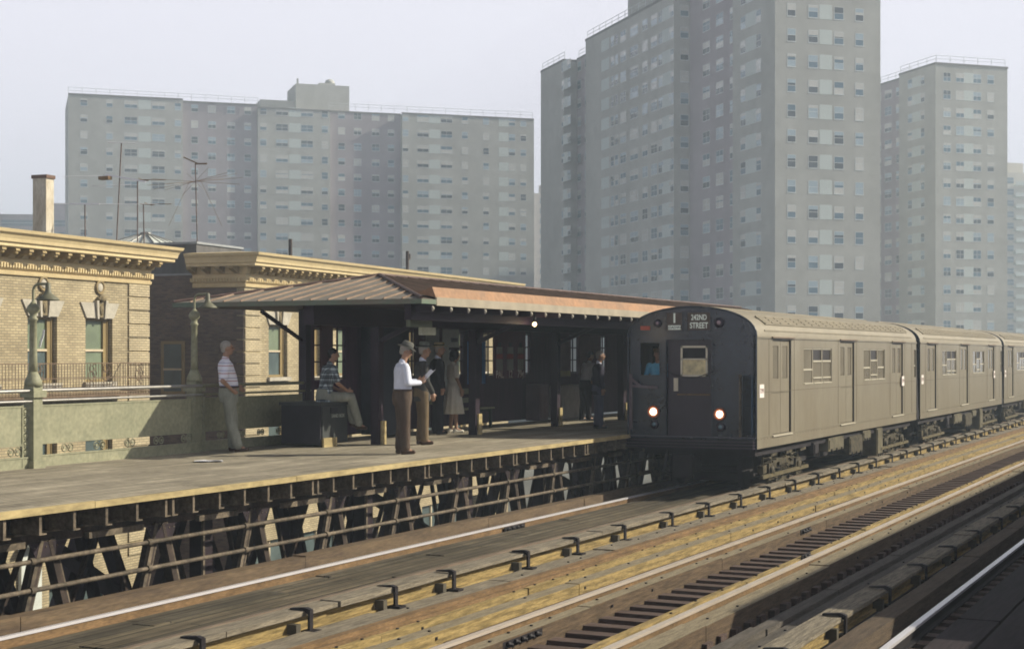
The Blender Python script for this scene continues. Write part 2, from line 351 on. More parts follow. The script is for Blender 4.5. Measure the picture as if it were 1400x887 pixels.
# ================================================================== TRACKS
Y0, Y1 = 6.0, 150.0
TZ = -1.25                 # tie top
def rail_mb(L, z=-1.11, w=.07, head=M_rail, web=M_rust):
    mb = MB(); x = -L
    mb.box(x-w/2, x+w/2, Y0, Y1, z-.03, z, head)
    mb.box(x-.012, x+.012, Y0, Y1, z-.12, z-.03, web); mb.box(x-.065, x+.065, Y0, Y1, TZ, z-.12, web)
    return mb
def timber(mb, L0, L1, z0, z1, y0=Y0, y1=Y1, seg=4.0, m=None, jit=.012, gap=.015, bolts=False, mt=None):
    y = y0 + random.random()
    prev = y0
    while prev < y1:
        y = min(prev + seg*(.7+.6*random.random()), y1); d = random.uniform(-jit, jit); e = random.uniform(-jit, jit)
        mb.box(-L1+d, -L0+d, prev, y-gap, z0, z1+e, m)
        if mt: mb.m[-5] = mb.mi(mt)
        if bolts:
            yb_ = prev+.2+random.random()*.4
            while yb_ < min(y-.2, 45):
                xx = -(L0+L1)/2+d+random.uniform(-.3, .3)*(L1-L0); mb.box(xx-.012, xx+.012, yb_, yb_+.026, z1+e-.002, z1+e+.013, M_black); yb_ += random.choice((.9, 1.4, .5, 2.3, .46))
                if random.random() < .35: mb.box(-L0+d-.001, -L0+d+.012, yb_, yb_+.03, z1-.08, z1-.05, M_black)
        prev = y
def ties(root, La, Lb, pitch=.46, y0=Y0, y1=95.0):
    ys = []; y = y0
    while y < y1: ys.append(y); y += pitch
    proto = None; rest = MB()
    near = [y for y in ys if y > 9.5][:98]
    for y in ys:
        d = random.uniform(-.03, .03)
        if y in near:
            mb = MB(); mb.box(-Lb+d, -La+d, y, y+.2, TZ-.2+random.uniform(-.006,.006), TZ+random.uniform(-.008, .0)); mb.build('tie', M_tie, root)
        else: rest.box(-Lb+d, -La+d, y, y+.2, TZ-.2, TZ)
    o = rest.build('tie_row', M_tie, root); o['kind'] = 'stuff'
tracks = {}
for nm, cL, lab in (('far', 10.24, 'rusty timbered track under the train beside the far platform, its outer rail shining'),
                    ('mid', 6.21, 'middle express track with open dark ties between sunlit guard timbers'),
                    ('near', 2.46, 'shaded near track at bottom right with one bright polished rail')):
    t = empty('railroad_track', (-cL, Y0, TZ-.2), 0, lab, 'train track', 'parallel tracks of the elevated line'); tracks[nm] = t
    for s in (-.7175, .7175):
        L = cL + s
        dull = (nm == 'far' and s < 0)
        rail_mb(L, w=(.052 if nm == 'far' else .07), head=(M_raildull if dull else M_railmid if nm == 'mid' else M_rail), web=(M_black if nm == 'near' else M_rust)).build('rail', None, t)
    ties(t, cL-1.25, cL+1.25)
    # steel stringers
    for s in (-.72, .72):
        mb = MB(); L = cL+s; mb.box(-L-.015, -L+.015, Y0, Y1, -2.3, TZ-.2, M_steel); mb.box(-L-.15, -L+.15, Y0, Y1, -2.33, -2.3, M_steel); mb.box(-L-.15, -L+.15, Y0, Y1, TZ-.23, TZ-.202, M_steel)
        mb.build('stringer', M_steel, t)
T = tracks['far']
mb = MB(); timber(mb, 11.32, 11.52, TZ-.2, -1.04, y1=42, seg=5); mb.build('guard_timber', mat('brown_guard_timber', (0.17, 0.12, 0.07), .85, .45, 1.2, stretch=(6, .8, 6), bump=.5, col2=(0.085, 0.06, 0.04), fine=.3), T)
mb = MB()
for L0, L1 in ((9.66, 9.95), (9.97, 10.30), (10.32, 10.62), (10.64, 10.86)): timber(mb, L0, L1-.01, TZ, TZ+.05, seg=3.5, jit=.01)
mb.build('track_planking', M_walk, T)
mb = MB(); timber(mb, 9.05, 9.40, TZ, TZ+.05, seg=3.5); mb.build('track_planking', M_walk, T)
# near-side boards, rusty conduit rail
mb = MB(); timber(mb, 8.36, 8.72, TZ, TZ+.06, seg=3.2, m=M_woodgrey, bolts=True); mb.build('side_planking', M_woodgrey, T)
mb = MB(); mb.box(-8.20, -8.10, Y0, Y1, TZ, -1.13); mb.box(-8.13, -8.05, Y0, Y1, TZ, -1.17); mb.build('rusty_spare_rail', M_rust, T)
mb = MB(); timber(mb, 7.96, 8.03, TZ-.1, -1.20, seg=3.4, m=M_woody, bolts=True); mb.build('side_planking', M_woody, T)
T = tracks['mid']
mb = MB(); timber(mb, 7.28, 7.47, TZ-.18, -1.10, seg=5.2, m=M_woody, bolts=True, mt=M_wtop); mb.build('guard_timber', M_wood, T)  # yellow sides paint the sunlit faces beside greyer tops
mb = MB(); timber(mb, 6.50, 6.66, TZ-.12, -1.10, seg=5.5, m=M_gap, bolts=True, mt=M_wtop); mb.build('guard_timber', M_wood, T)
mb = MB(); timber(mb, 6.68, 6.80, TZ-.1, -1.20, seg=5.5); mb.build('guard_timber', M_gap, T)
mb = MB(); timber(mb, 5.62, 5.70, TZ-.1, -1.12, seg=5.5, m=M_woody, bolts=True); mb.build('guard_timber', M_woody, T)
mb = MB(); timber(mb, 5.03, 5.28, TZ-.18, -1.10, seg=5.0, m=M_gap, bolts=True, mt=M_wtop); mb.build('guard_timber', M_wood, T)  # dark side paints the shadow falling on this face
mb = MB(); timber(mb, 5.30, 5.42, TZ-.1, -1.21, seg=6); mb.build('guard_timber', M_gap, T)
mb = MB(); timber(mb, 7.02, 7.24, TZ-.1, -1.215, seg=6); mb.build('guard_timber', M_gap, T)
T = tracks['near']
mb = MB(); timber(mb, 4.50, 4.66, TZ-.15, -1.14, seg=4); mb.build('side_planking', mat('shade_grey_timber', (0.10, 0.088, 0.075), .9, .4, 1.6, stretch=GR, bump=.6, fine=.3), T)  # grey timber darkened in colour for the shadow over the near track
mb = MB(); timber(mb, 4.68, 5.0, TZ-.3, -1.34, seg=4); mb.build('dark_gap_board', M_shadewood, T)  # dark board stands in for the shadowed gap between tracks
mb = MB(); timber(mb, 4.12, 4.46, TZ-.1, -1.19, seg=3, m=mat('shade_grey_timber', (.17,.15,.12)), bolts=True); mb.build('side_planking', M_woodgrey, T)
mb = MB(); timber(mb, 3.36, 3.58, TZ-.18, -1.04, seg=5.0); mb.build('guard_timber', mat('shade_guard_timber', (0.095, 0.068, 0.045), .9, .4, 1.6, stretch=GR, bump=.6, fine=.3), T)  # guard timber toned down; shadow put into its colour
mb = MB(); timber(mb, 2.52, 2.95, TZ-.1, -1.20, seg=3.0); timber(mb, 2.0, 2.48, TZ-.1, -1.20, seg=3.0); mb.build('track_planking', M_shadewood, T)

def third_rail(L, z, ys, label, grp):
    t = empty('third_rail', (-L, Y0, TZ), 0, label, 'third rail', grp)
    mb = MB(); timber(mb, L-.13, L+.13, z-.05, z, seg=2.6, jit=.015, m=M_woodgrey); mb.build('cover_board', M_woodgrey, t)
    mb = MB(); mb.box(-L-.04, -L+.04, Y0, Y1, TZ+.16, TZ+.19); mb.box(-L-.02, -L+.02, Y0, Y1, TZ+.05, TZ+.16); mb.box(-L-.06, -L+.06, Y0, Y1, TZ+.02, TZ+.05); mb.build('conductor_rail', M_woody, t)
    k = 0
    for y in ys:
        mb = MB(); x = -L
        mb.box(x+.155, x+.180, y-.032, y+.032, TZ-.02, z+.012, M_black)
        mb.prism([(x+.180, z+.014), (x+.12, z+.034), (x-.06, z+.018), (x-.06, z+.003), (x+.10, z+.004), (x+.155, z-.03)], y-.03, y+.03, M_black)
        mb.box(x-.02, x+.13, y-.20, y-.12, TZ+.02, TZ+.15, mat('insulator', (.09, .08, .06), .6, .3, 5))
        mb.box(x+.10, x+.26, y-.07, y+.07, TZ, TZ+.075, M_black)
        mb.build('bracket', M_black, t); k += 1
    return t
ys = [yat(8.75, p) for p in (270, 418, 535, 615, 717, 785, 850, 915)]
y = ys[-1]
while y < 70: y += 1.85; ys.append(y)
third_rail(8.86, -.985, ys, 'timber-covered third rail with black brackets beside the train\'s track', 'third rails')
ys = []; y = 9.3
while y < 60: ys.append(y); y += 2.05
third_rail(3.93, -1.0, ys, 'shaded third rail cover at bottom right with one sunlit patch', 'third rails')
# rail joints and loose hardware
for (px, L, lab) in ((600, 8.5, 'small heap of spikes on the grey board left of the brackets'), ):
    pass
def joint_plates(L, y, n, root, z=-1.11):
    mb = MB()
    for i in range(n):
        yy = y + i*.16; mb.lathe((-L+.02, yy, z-.07), [(.03, 0), (.03, .04), (.017, .04), (.017, .07)], 6, ax='x')
    mb.box(-L+.012, -L+.03, y-.1, y+n*.16, z-.11, z-.035); mb.build('joint_bar', M_black, root)
joint_plates(6.52, yat(6.52, 690), 5, tracks['mid'], -1.08); joint_plates(10.93, yat(10.96, 690), 4, tracks['far'])
joint_plates(6.52, yat(6.52, 1095), 3, tracks['mid'], -1.08); joint_plates(5.62, yat(5.62, 1097), 2, tracks['mid'], -1.05)
# viaduct steel under the tracks
v = empty('elevated_viaduct', (-6.2, 20, GZ), 0, 'dark riveted steel cross girders and columns carrying the elevated tracks', 'viaduct')
for y in range(4, 140, 12):
    mb = MB(); mb.box(-16.3, 4, y-.02, y+.02, -2.9, -2.35); mb.box(-16.3, 4, y-.2, y+.2, -2.93, -2.9); mb.box(-16.3, 4, y-.2, y+.2, -2.35, -2.32); mb.build('cross_girder', M_steel, v)
    for x in (-13.0, .5):
        mb = MB(); mb.box(x-.22, x+.22, y-.22, y-.19, GZ, -2.93); mb.box(x-.22, x+.22, y+.19, y+.22, GZ, -2.93); mb.box(x-.02, x+.02, y-.19, y+.19, GZ, -2.93); mb.build('column', M_steel, v)
mb = MB()
random.seed(3)

# ================================================================== FAR PLATFORM
PE = 11.56; PB = 16.05
p = empty('station_platform', (-13.8, 30, -.3), 0, 'long timber platform deck across the tracks, sunlit boards on dark lattice steel', 'station platform')
mb = MB(); mb.box(-PB, -PE, -5, 120, -.055, 0); mb.build('deck_boards', M_deck, p)
mb = MB(); timber(mb, PE-.045, PE+.0, -.07, .004, y0=-5, y1=120, seg=4, jit=.006, gap=.006); mb.build('edge_board', M_edge, p)
mb = MB(); mb.box(-PE-.42, -PE-.40, -5, 120, -.30, -.06, M_black); mb.build('fascia_plate', M_black, p)
# joists (brackets under edge)
jm = MB()
def joist(mb, y):
    mb.box(-PE-.42, -PE+.0, y-.02, y+.02, -.275, -.075, M_steel_tan); mb.box(-PE-.42, -PE-.0, y-.02, y+.09, -.29, -.275, M_steel_tan)
jy = []; y = 5.85; k = 0
while y < 60:
    jy.append(y)
    if k % 6 == 5: jy.append(y+.13)
    y += .52; k += 1
for i, y in enumerate(jy):
    if 10.5 < y < 60 and i < 120:
        m1 = MB(); joist(m1, y); m1.build('joist', M_steel_tan, p)
    else: joist(jm, y)
jm.build('joist_row', M_steel_tan, p)['kind'] = 'stuff'
mb = MB(); mb.box(-12.26, -12.02, -5, 120, -.45, -.31, M_strut); mb.box(-12.02, -11.94, -5, 120, -.33, -.31, M_steel_tan)  # tan strips paint the sunlit ledges
y = 6
while y < 60:
    mb.box(-12.015, -11.95, y+random.uniform(-.1,.1), y+random.uniform(.6, 1.2), -.47, -.40, M_steel_tan); y += 1.95
mb.build('edge_girder', M_steel, p)
# A-frame struts
ya = 13.2 - 1.95*4
sid = 0
while ya < 60:
    for sgn in (-1, 1):
        mb = MB(); a = Vector((-12.06, ya+sgn*.06, -.42)); b = Vector((-12.06, ya+sgn*.62, -2.15))
        mb.beam(a, b, .10, .13, M_strut, up=(1,0,0))
        mb.beam(a+Vector((.055,-.045,0)), b+Vector((.055,-.045,0)), .055, .05, M_steel_tan if sgn < 0 else M_strut, up=(1,0,0))  # tan strip paints a sunlit flange edge
        mb.beam(a+Vector((.055,.05,0)), b+Vector((.055,.05,0)), .02, .02, M_steel_tan, up=(1,0,0))
        mb.build('strut', None, p)
    mb = MB(); mb.prism([(ya-.30, -.44), (ya+.30, -.44), (ya+.16, -.66), (ya-.16, -.66)], -12.0, -11.985, M_steel, 'yz')
    for q in range(6): mb.lathe((-11.985, ya-.22+.088*q, -.49), [(.012, 0), (.008, .008)], 6, M_steel_tan, 'x')
    mb.build('gusset', None, p)
    ya += 1.95
for y in [yat(12.3, q) for q in (275, 497, 635, 740)]:
    mb = MB(); mb.box(-12.4, -12.2, y-.11, y+.11, -3.5, -.45, M_steel); mb.box(-12.2, -12.17, y-.13, y-.09, -3.5, -.45, M_steel_tan); mb.build('post', M_steel, p)
for z in (-.62, -.93):
    mb = MB(); mb.tube([(-11.93, -5, z), (-11.93, 60, z)], .027, 8)
    y = 7.0
    while y < 40: mb.tube([(-11.93, y, z), (-11.93, y+.07, z)], .042, 8); y += 1.95
    mb.build('pipe', M_steel_tan, p)
mb = MB(); mb.box(-12.4, -11.75, -5, 60, -2.3, -2.15); mb.build('bottom_chord', M_steel, p)
# far lattice girder under the back of the platform
mb = MB(); mb.box(-15.7, -15.5, -5, 60, -.5, -.06); mb.box(-15.7, -15.4, -5, 60, -3.2, -2.9); mb.build('back_girder', M_steel, p)
for y in ():
    pass
ya = 2.2
while ya < 50:
    mb = MB(); mb.beam((-12.75, ya, -.4), (-12.95, ya+1.0, -2.6), .04, .06, up=(1,0,0)); mb.beam((-12.75, ya+1.0, -.4), (-12.95, ya+.1, -2.6), .04, .06, up=(1,0,0)); mb.build('inner_lattice', M_strut, p); ya += 1.17
ya = 2.6
while ya < 50:
    mb = MB(); mb.beam((-13.7, ya, -.4), (-13.7, ya+.95, -3.3), .09, .14, up=(1,0,0)); mb.beam((-13.7, ya+.5, -.4), (-13.7, ya-.6, -3.3), .06, .12, up=(1,0,0)); mb.build('inner_lattice', M_steel, p); ya += 1.62
ya = 2.0
while ya < 62:
    mb = MB()
    mb.beam((-15.6, ya, -.5), (-15.6, ya+1.15, -2.9), .16, .2, up=(1,0,0)); mb.beam((-15.6, ya+2.3, -.5), (-15.6, ya+1.15, -2.9), .16, .2, up=(1,0,0))
    mb.build('back_lattice', M_steel, p); ya += 2.3
for y in (16.2, 24.5, 32.0, 40.0):  # braces added to darken the space under the deck
    mb = MB(); mb.box(-15.5, -11.8, y-.12, y+.12, -2.5, -2.2); mb.beam((-15.4, y, -.6), (-12.2, y, -2.2), .14, .18); mb.build('darkening_brace', M_steel, p)

# ================================================================== LAMP POSTS AND RAILING
def lamp_post(L, y, label):
    x = -L; t = empty('lamp_post', (x, y, 0), 0, label, 'lamp post', 'olive gooseneck lamp posts on the platform railing')
    mb = MB(); mb.box(x-.09, x+.09, y-.09, y+.09, 0, 1.16); mb.box(x-.12, x+.12, y-.12, y+.12, 0, .1); mb.box(x-.13, x+.13, y-.13, y+.13, 1.0, 1.1)
    mb.lathe((x,y,0), [(.13, 1.16), (.125, 1.22), (.09, 1.30), (.062, 1.36)], 12); mb.build('pedestal', M_olive, t)
    mb = MB(); mb.lathe((x,y,0), [(.06, 1.34), (.055, 1.6), (.05, 2.08), (.065, 2.09), (.065, 2.12), (.05, 2.13), (.05, 2.18), (.085, 2.21), (.095, 2.25), (.08, 2.29), (.035, 2.34), (.02, 2.36)], 14); mb.build('pole', M_olive, t)
    mb = MB(); pts = [(x, y, 2.33), (x, y, 2.50)]
    for k in range(1, 7): a = math.pi/2*k/6; pts.append((x+.10-.10*math.cos(a), y, 2.50+.10*math.sin(a)))
    pts.append((x+.27, y, 2.60)); mb.tube(pts, .019, 8); mb.build('gooseneck', M_olive, t)
    mb = MB(); c = (x+.27, y, 0)
    mb.lathe(c, [(.02, 2.62), (.035, 2.60), (.04, 2.50), (.06, 2.46), (.10, 2.43), (.155, 2.385), (.16, 2.365), (.15, 2.37), (.09, 2.42), (.02, 2.44)], 18)
    mb.build('lamp_shade', mat('lamp_shade_paint', (0.13, 0.13, 0.09), .5, .2, 6), t)
    return t
lamp_post(15.72, 17.0, 'olive gooseneck lamp post at the left edge, in front of the buff house')
lamp_post(15.95, 21.0, 'olive gooseneck lamp post next to the man in the striped shirt')

def scroll(mb, x, y0, y1, z0, z1, m, n=1):
    """pierced ironwork: rings and bars in the plane x"""
    w = y1-y0; h = z1-z0
    nx = max(1, round(w/.11)); nz = max(1, round(h/.11))
    for i in range(nx):
        for j in range(nz):
            cy = y0+w*(i+.5)/nx; cz = z0+h*(j+.5)/nz; r_ = min(w/nx, h/nz)*.42
            pts = [(x, cy+r_*math.cos(a*math.pi/4), cz+r_*math.sin(a*math.pi/4)) for a in range(9)]
            mb.tube(pts, .011, 4, m, smooth=False)
            mb.box(x-.008, x+.008, cy-.02, cy+.02, cz-.02, cz+.02, m)
def railing(y0, y1, L0, L1, label, m, cells, dark=False):
    """panel with pierced bands between posts at y0,y1"""
    x = -(L0+L1)/2
    t = empty('platform_railing', (x, (y0+y1)/2, 0), 0, label, 'railing', 'railing panels along the back of the platform')
    a, b = y0+.1, y1-.1
    mb = MB(); mb.box(x-.012, x+.012, a+.16, b-.12, .34, .87, m); 
    for q in (a+.16, b-.13): mb.box(x-.02, x+.025, q-.012, q+.012, .02, .90, m)
    mb.box(x-.02, x+.022, a+.16, b-.12, .32, .35, m); mb.box(x-.02, x+.022, a+.16, b-.12, .86, .885, m); mb.build('panel', m, t)
    mb = MB(); mb.box(x-.02, x+.02, a, b, .0, .155, m); mb.box(x-.03, x+.03, a, b, .145, .165, m); mb.build('bottom_rail', m, t)
    for (s0, s1) in ((a+.01, a+.14), (b-.12, b-.01)):
        mb = MB(); scroll(mb, x, s0, s1, .18, .86, m); mb.build('scrollwork', m, t)
    n = 5; w = (b-a-.3)/n
    for i in range(n):
        c = a+.16 + w*i
        mb = MB(); scroll(mb, x, c+w*.62, c+w, .175, .315, m); mb.build('scrollwork', m, t)
    mb = MB(); mb.tube([(x+.03, y0, 1.09), (x+.03, y1, 1.09)], .027, 8); mb.tube([(x+.06, y0, .945), (x+.06, y1, .945)], .019, 8)
    yy = y0+.5
    mb.build('hand_rail', M_pipe if not dark else M_olive, t)
    return t
railing(9.0, 13.0, 15.72, 15.72, 'olive railing panel far left of the left lamp post, only its end in view', M_olive, 5)
railing(13.0, 17.0, 15.72, 15.72, 'olive railing panel cut by the left edge, left of both lamp posts', M_olive, 5)
railing(17.0, 21.0, 15.72, 15.95, 'sunlit olive railing panel between the two lamp posts, with a slanting shadow', M_olive, 5)
railing(21.0, 24.4, 15.95, 15.95, 'shaded olive railing panel between the second lamp post and the shelter', M_olive, 4, True)

# ================================================================== SHELTER
sh = empty('platform_shelter', (-14.4, 30, 0), 0, 'long hip-roofed platform shelter with orange copper edge and dark timber posts', 'station shelter')
EZ = 2.44; EF, EB = 12.0, 16.84; YS, YE = 21.6, 46; RZ = 3.03; RL = 14.42; RY = 24.4
def quad(mb, a, b, c, d, m, th=.03):
    vs = [Vector(q) for q in (a, b, c, d)]; lo = [q-Vector((0,0,th)) for q in vs]
    mb.add(vs+lo, [(0,1,2,3),(7,6,5,4),(0,4,5,1),(1,5,6,2),(2,6,7,3),(3,7,4,0)], m)
mb = MB()
e = EZ+.05
quad(mb, (-EF, YS, e), (-EF, YE, e), (-RL, YE, RZ), (-RL, RY, RZ), M_copper)
quad(mb, (-EB, YE, e), (-EB, YS, e), (-RL, RY, RZ), (-RL, YE, RZ), M_copper_grey)
mb.add([(-EF, YS, e), (-RL, RY, RZ), (-EB, YS, e), (-EF, YS, e-.03), (-RL, RY, RZ-.03), (-EB, YS, e-.03)], [(0,1,2),(5,4,3)], M_copper_grey)
mb.build('roof', None, sh)
# standing seams
mb = MB()
n_ = 14
for i in range(1, n_):
    L = EF + (EB-EF)*i/n_
    if L < RL: f = (L-EF)/(RL-EF)
    else: f = (EB-L)/(EB-RL)
    yy = YS + (RY-YS)*f; zz = e + (RZ-e)*f
    mb.beam((-L, YS, e+.012), (-L, yy, zz+.012), .014, .028)
y = YS+.45
while y < 45.9:
    f = min(1, (y-YS)/(RY-YS)); L = EF+(RL-EF)*f; z = e+(RZ-e)*f
    mb.beam((-EF-.25, y, e+.012+(RZ-e)*.25/(RL-EF)), (-L, y, z+.012), .022, .035) if f > .12 else None
    y += .42
mb.build('standing_seam', M_copper_seam, sh)
mb = MB(); mb.tube([(-EF, YS, e+.02), (-RL, RY, RZ+.02)], .03, 6); mb.tube([(-EB, YS, e+.02), (-RL, RY, RZ+.02)], .03, 6); mb.tube([(-RL, RY, RZ+.02), (-RL, YE, RZ+.02)], .03, 6)
mb.build('ridge_cap', mat('ridge_cap_metal', (0.12, 0.08, 0.07), .6, .3, 3), sh)
# orange copper band along the front eave, behind first 0.55 m
mb = MB(); yo = YS+.45
mb.add([(-EF+.02, yo, e+.03), (-EF+.02, YE, e+.03), (-EF-.05, YE, e+.20), (-EF-.05, yo, e+.20), (-EF-.35, YE, e+.105), (-EF-.35, yo, e+.105)], [(0,1,2,3), (3,2,4,5), (0,3,5)], M_copper_or)
mb.build('copper_flashing', M_copper_or, sh)
mb = MB(); mb.box(-EF+.00, -EF+.035, YS+.45, YE, EZ-.05, EZ+.085); mb.build('fascia', M_fascia, sh)
# gutter across the end
mb = MB(); mb.box(-EB, -EF+.03, YS-.04, YS, EZ-.03, EZ+.045, M_gutter); mb.box(-EF-.0, -EF+.03, YS, YS+.45, EZ-.03, EZ+.045, M_gutter); mb.build('gutter', M_gutter, sh)
# soffit, beams and rafter tails
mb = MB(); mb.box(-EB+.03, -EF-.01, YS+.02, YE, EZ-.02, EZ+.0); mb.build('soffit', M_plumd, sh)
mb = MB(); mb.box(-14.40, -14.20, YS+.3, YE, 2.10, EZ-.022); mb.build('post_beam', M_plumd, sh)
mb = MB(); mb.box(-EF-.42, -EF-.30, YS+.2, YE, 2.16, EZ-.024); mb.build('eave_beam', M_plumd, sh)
rt = MB(); y = YS+.35; k = 0
yy = []
while y < 45.8:
    yy.append(y); y += .62
for i, y in enumerate(yy):
    m1 = MB()
    m1.box(-EF-.28, -EF+.015, y-.035, y+.035, EZ-.15, EZ-.05, M_plumd)
    m1.sphere((-EF+.0, y, EZ-.10), (.05, .035, .045), M_olive_dk if y > 1e9 else M_stone, 8, 6)
    m1.build('rafter_tail', M_plumd, sh)
# columns with pale footing boards
cols = [24.1, 27.9, 31.9, 35.9, 39.8, 43.7]
for y in cols:
    mb = MB(); mb.box(-14.38, -14.22, y-.07, y+.11, 0, 2.12); c = mb.build('post', M_plumd, sh)
    mb = MB(); mb.box(-14.218, -14.18, y+.0, y+.145, 0, .42); mb.box(-14.38, -14.218, y+.112, y+.145, 0, .42); mb.build('kick_board', M_edge if True else None, c)
    mb = MB(); mb.beam((-14.22, y+.02, 1.85), (-13.2, y+.02, 2.3), .06, .08); mb.build('knee_brace', M_plumd, sh)
mb = MB(); mb.beam((-15.95, 24.25, 1.85), (-16.15, 23.2, 2.38), .05, .06); mb.build('end_brace', M_plumd, sh)
mb = MB(); mb.box(-16.02, -15.86, 24.2, 24.36, 0, EZ-.02); mb.build('corner_post', M_plumd, sh)
# window openings in the back wall
wz0, wz1 = 1.14, 2.10
wins = [(24.62, 25.72), (28.06, 30.62), (31.60, 34.12), (36.42, 38.98), (40.0, 42.2)]
holes = [(a, b, wz0, wz1) for a, b in wins] + [(24.62, 25.1, .55, .95)]
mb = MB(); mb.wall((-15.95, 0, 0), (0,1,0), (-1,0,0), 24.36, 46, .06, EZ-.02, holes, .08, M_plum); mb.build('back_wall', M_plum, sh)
for a, b in wins:
    w = empty('shelter_window', (-15.97, (a+b)/2, wz0)); w.parent = sh; w.matrix_parent_inverse = Matrix.Translation(-Vector(sh.location))
    MW[w.name] = Matrix.Translation(Vector((-15.97, (a+b)/2, wz0)))
    mb = MB()
    for z in (wz0+.02, wz0+.33, wz0+.64, wz1-.02): mb.box(-15.985, -15.955, a, b, z-.014, z+.014)
    nb = max(2, round((b-a)/.27))
    for i in range(nb+1):
        y = a + (b-a)*i/nb; mb.box(-15.985, -15.955, y-.014, y+.014, wz0, wz1)
    mb.build('muntins', M_plumd, w)
# boards nailed over the middle of the openings, leaving slits
for (a, b) in ((24.80, 25.22), (28.38, 30.20), (32.14, 33.70), (36.98, 38.42), (40.2, 41.9)):
    mb = MB(); mb.box(-15.95, -15.92, a, b, wz0-.08, wz1+.06); mb.build('advert_board', mat('maroon_board', (0.07, 0.03, 0.04), .7, .3, 2), sh)
# end screen (dark partition)
mb = MB(); mb.box(-15.86, -15.35, 26.15, 26.22, .05, 2.3); mb.box(-15.40, -15.33, 26.1, 27.1, .05, 2.3); mb.build('screen_panel', mat('slate_partition', (0.03, 0.035, 0.05), .7, .3, 2), sh)
# bench along the wall
for (a, b, lab) in ((28.9, 31.0, 'green-grey slatted bench against the shelter wall beside the woman in white'),):
    bn = empty('platform_bench', (-15.6, (a+b)/2, 0), 0, lab, 'bench')
    mb = MB()
    for k in range(4): mb.box(-15.78+.11*k, -15.69+.11*k, a, b, .42, .45)
    mb.build('seat', M_olive, bn)
    mb = MB(); mb.box(-15.86, -15.83, a, b, .55, .66); mb.box(-15.86, -15.83, a, b, .74, .86); mb.build('backrest', M_olive, bn)
    for y in (a+.1, b-.14):
        mb = MB(); mb.box(-15.80, -15.38, y, y+.05, .36, .42); mb.box(-15.44, -15.38, y, y+.05, 0, .36); mb.box(-15.84, -15.79, y, y+.05, 0, .9); mb.build('leg', M_olive_dk, bn)
# pale locker panel and green box farther in
for (pa, pb, lab, mm, h) in ((769, 800, 'pale grey tall cabinet at the back of the shelter behind the last two men', mat('pale_grey_paint', (0.34, 0.33, 0.33), .7, .2, 3), .85),
                             (738, 750, 'dim plum-grey cabinet left of the pale one against the shelter wall', mat('mauve_grey_paint', (0.12, 0.09, 0.11), .7, .2, 3), .9)):
    a, b = yat(15.5, pa), yat(15.5, pb)
    t = empty('cabinet', (-15.65, (a+b)/2, 0), 0, lab, 'cabinet')
    mb = MB(); mb.box(-15.86, -15.5, a, b, .04, h); mb.build('carcass', mm, t)
    mb = MB(); mb.box(-15.5, -15.48, a+.04, (a+b)/2-.01, .1, h-.05); mb.build('door', mm, t)
    mb = MB(); mb.box(-15.5, -15.48, (a+b)/2+.01, b-.04, .1, h-.05); mb.build('door', mm, t)
# posters
def poster(a, b, z0, z1, label, paint):
    t = empty('poster', (-15.9, (a+b)/2, z0), 0, label, 'poster')
    mb = MB(); mb.box(-15.919, -15.905, a, b, z0, z1); s = mb.build('sheet', paint[0], t)
    return t
red = mat('poster_red', (0.42, 0.06, 0.05), .7, .2, 4); dkr = mat('poster_dark', (0.06, 0.05, 0.07), .7, .2, 4); blu = mat('poster_blue', (0.05, 0.16, 0.42), .6, .2, 4)
tt = poster(yat(15.9, 676), yat(15.9, 719), 1.05, 2.16, 'large maroon advertisement with three tall bottles and white price lettering', (mat('poster_plum', (0.13, 0.04, 0.07), .7, .2, 3),))
ya_, yb_ = yat(15.9, 676), yat(15.9, 719); w3 = (yb_-ya_)/3
for i, tx in enumerate(('PAL', '12', '79¢')):
    c = ya_ + w3*(i+.5)
    mb = MB(); mb.box(-15.905, -15.900, c-.16, c+.16, 1.24, 1.50, M_poster); mb.box(-15.905, -15.900, c-.16, c+.16, 1.505, 1.62, red); mb.box(-15.905, -15.900, c-.15, c+.15, 1.625, 1.78, M_poster); mb.box(-15.905, -15.9, c-.07, c+.07, 1.785, 1.88, dkr)
    mb.build('bottle_picture', None, tt)
    text_mesh('lettering', tx, .24, M_plate, tt, facing((-15.899, c, 1.145), 1, 0), .002)
tt = poster(yat(15.9, 606), yat(15.9, 628), .62, 2.20, 'pale grey notice panel behind the woman in white and the man in the straw hat', (mat('notice_grey', (0.48, 0.53, 0.50), .8, .15, 3),))
yc = (yat(15.9, 606)+yat(15.9, 628))/2
mb = MB(); mb.box(-15.904, -15.900, yc-.02, yc+.32, 1.88, 1.97); mb.box(-15.904, -15.900, yc-.1, yc+.42, 1.70, 1.76); mb.box(-15.904, -15.9, yc+.08, yc+.24, 1.45, 1.55); mb.build('printed_block', dkr, tt)
tt = poster(yat(15.9, 583), yat(15.9, 601), .8, 2.15, 'dull grey-green poster behind the heads of the waiting men', (mat('notice_grey_dim', (0.28, 0.31, 0.31), .8, .2, 3),))
tt = poster(yat(15.9, 640), yat(15.9, 645), .95, 1.9, 'narrow blue and white sign strip left of the second shelter post', (blu,))
tt = poster(yat(15.9, 660), yat(15.9, 664), .95, 1.9, 'narrow blue and white sign strip right of the second shelter post', (blu,))
tt = poster(yat(15.9, 764), yat(15.9, 781), 1.04, 2.0, 'brown framed poster with a yellow strip along its foot', (mat('poster_brown', (0.16, 0.10, 0.10), .7, .2, 3),))
mb = MB(); mb.box(-15.904, -15.900, yat(15.9, 765), yat(15.9, 780), 1.06, 1.20); mb.build('yellow_strip', mat('poster_olive', (0.45, 0.42, 0.10), .7, .1, 3), tt)
tt = poster(yat(15.9, 793), yat(15.9, 822), 1.12, 2.12, 'wide dark maroon poster above the two men at the far end', (mat('poster_maroon', (0.10, 0.04, 0.055), .7, .25, 3),))
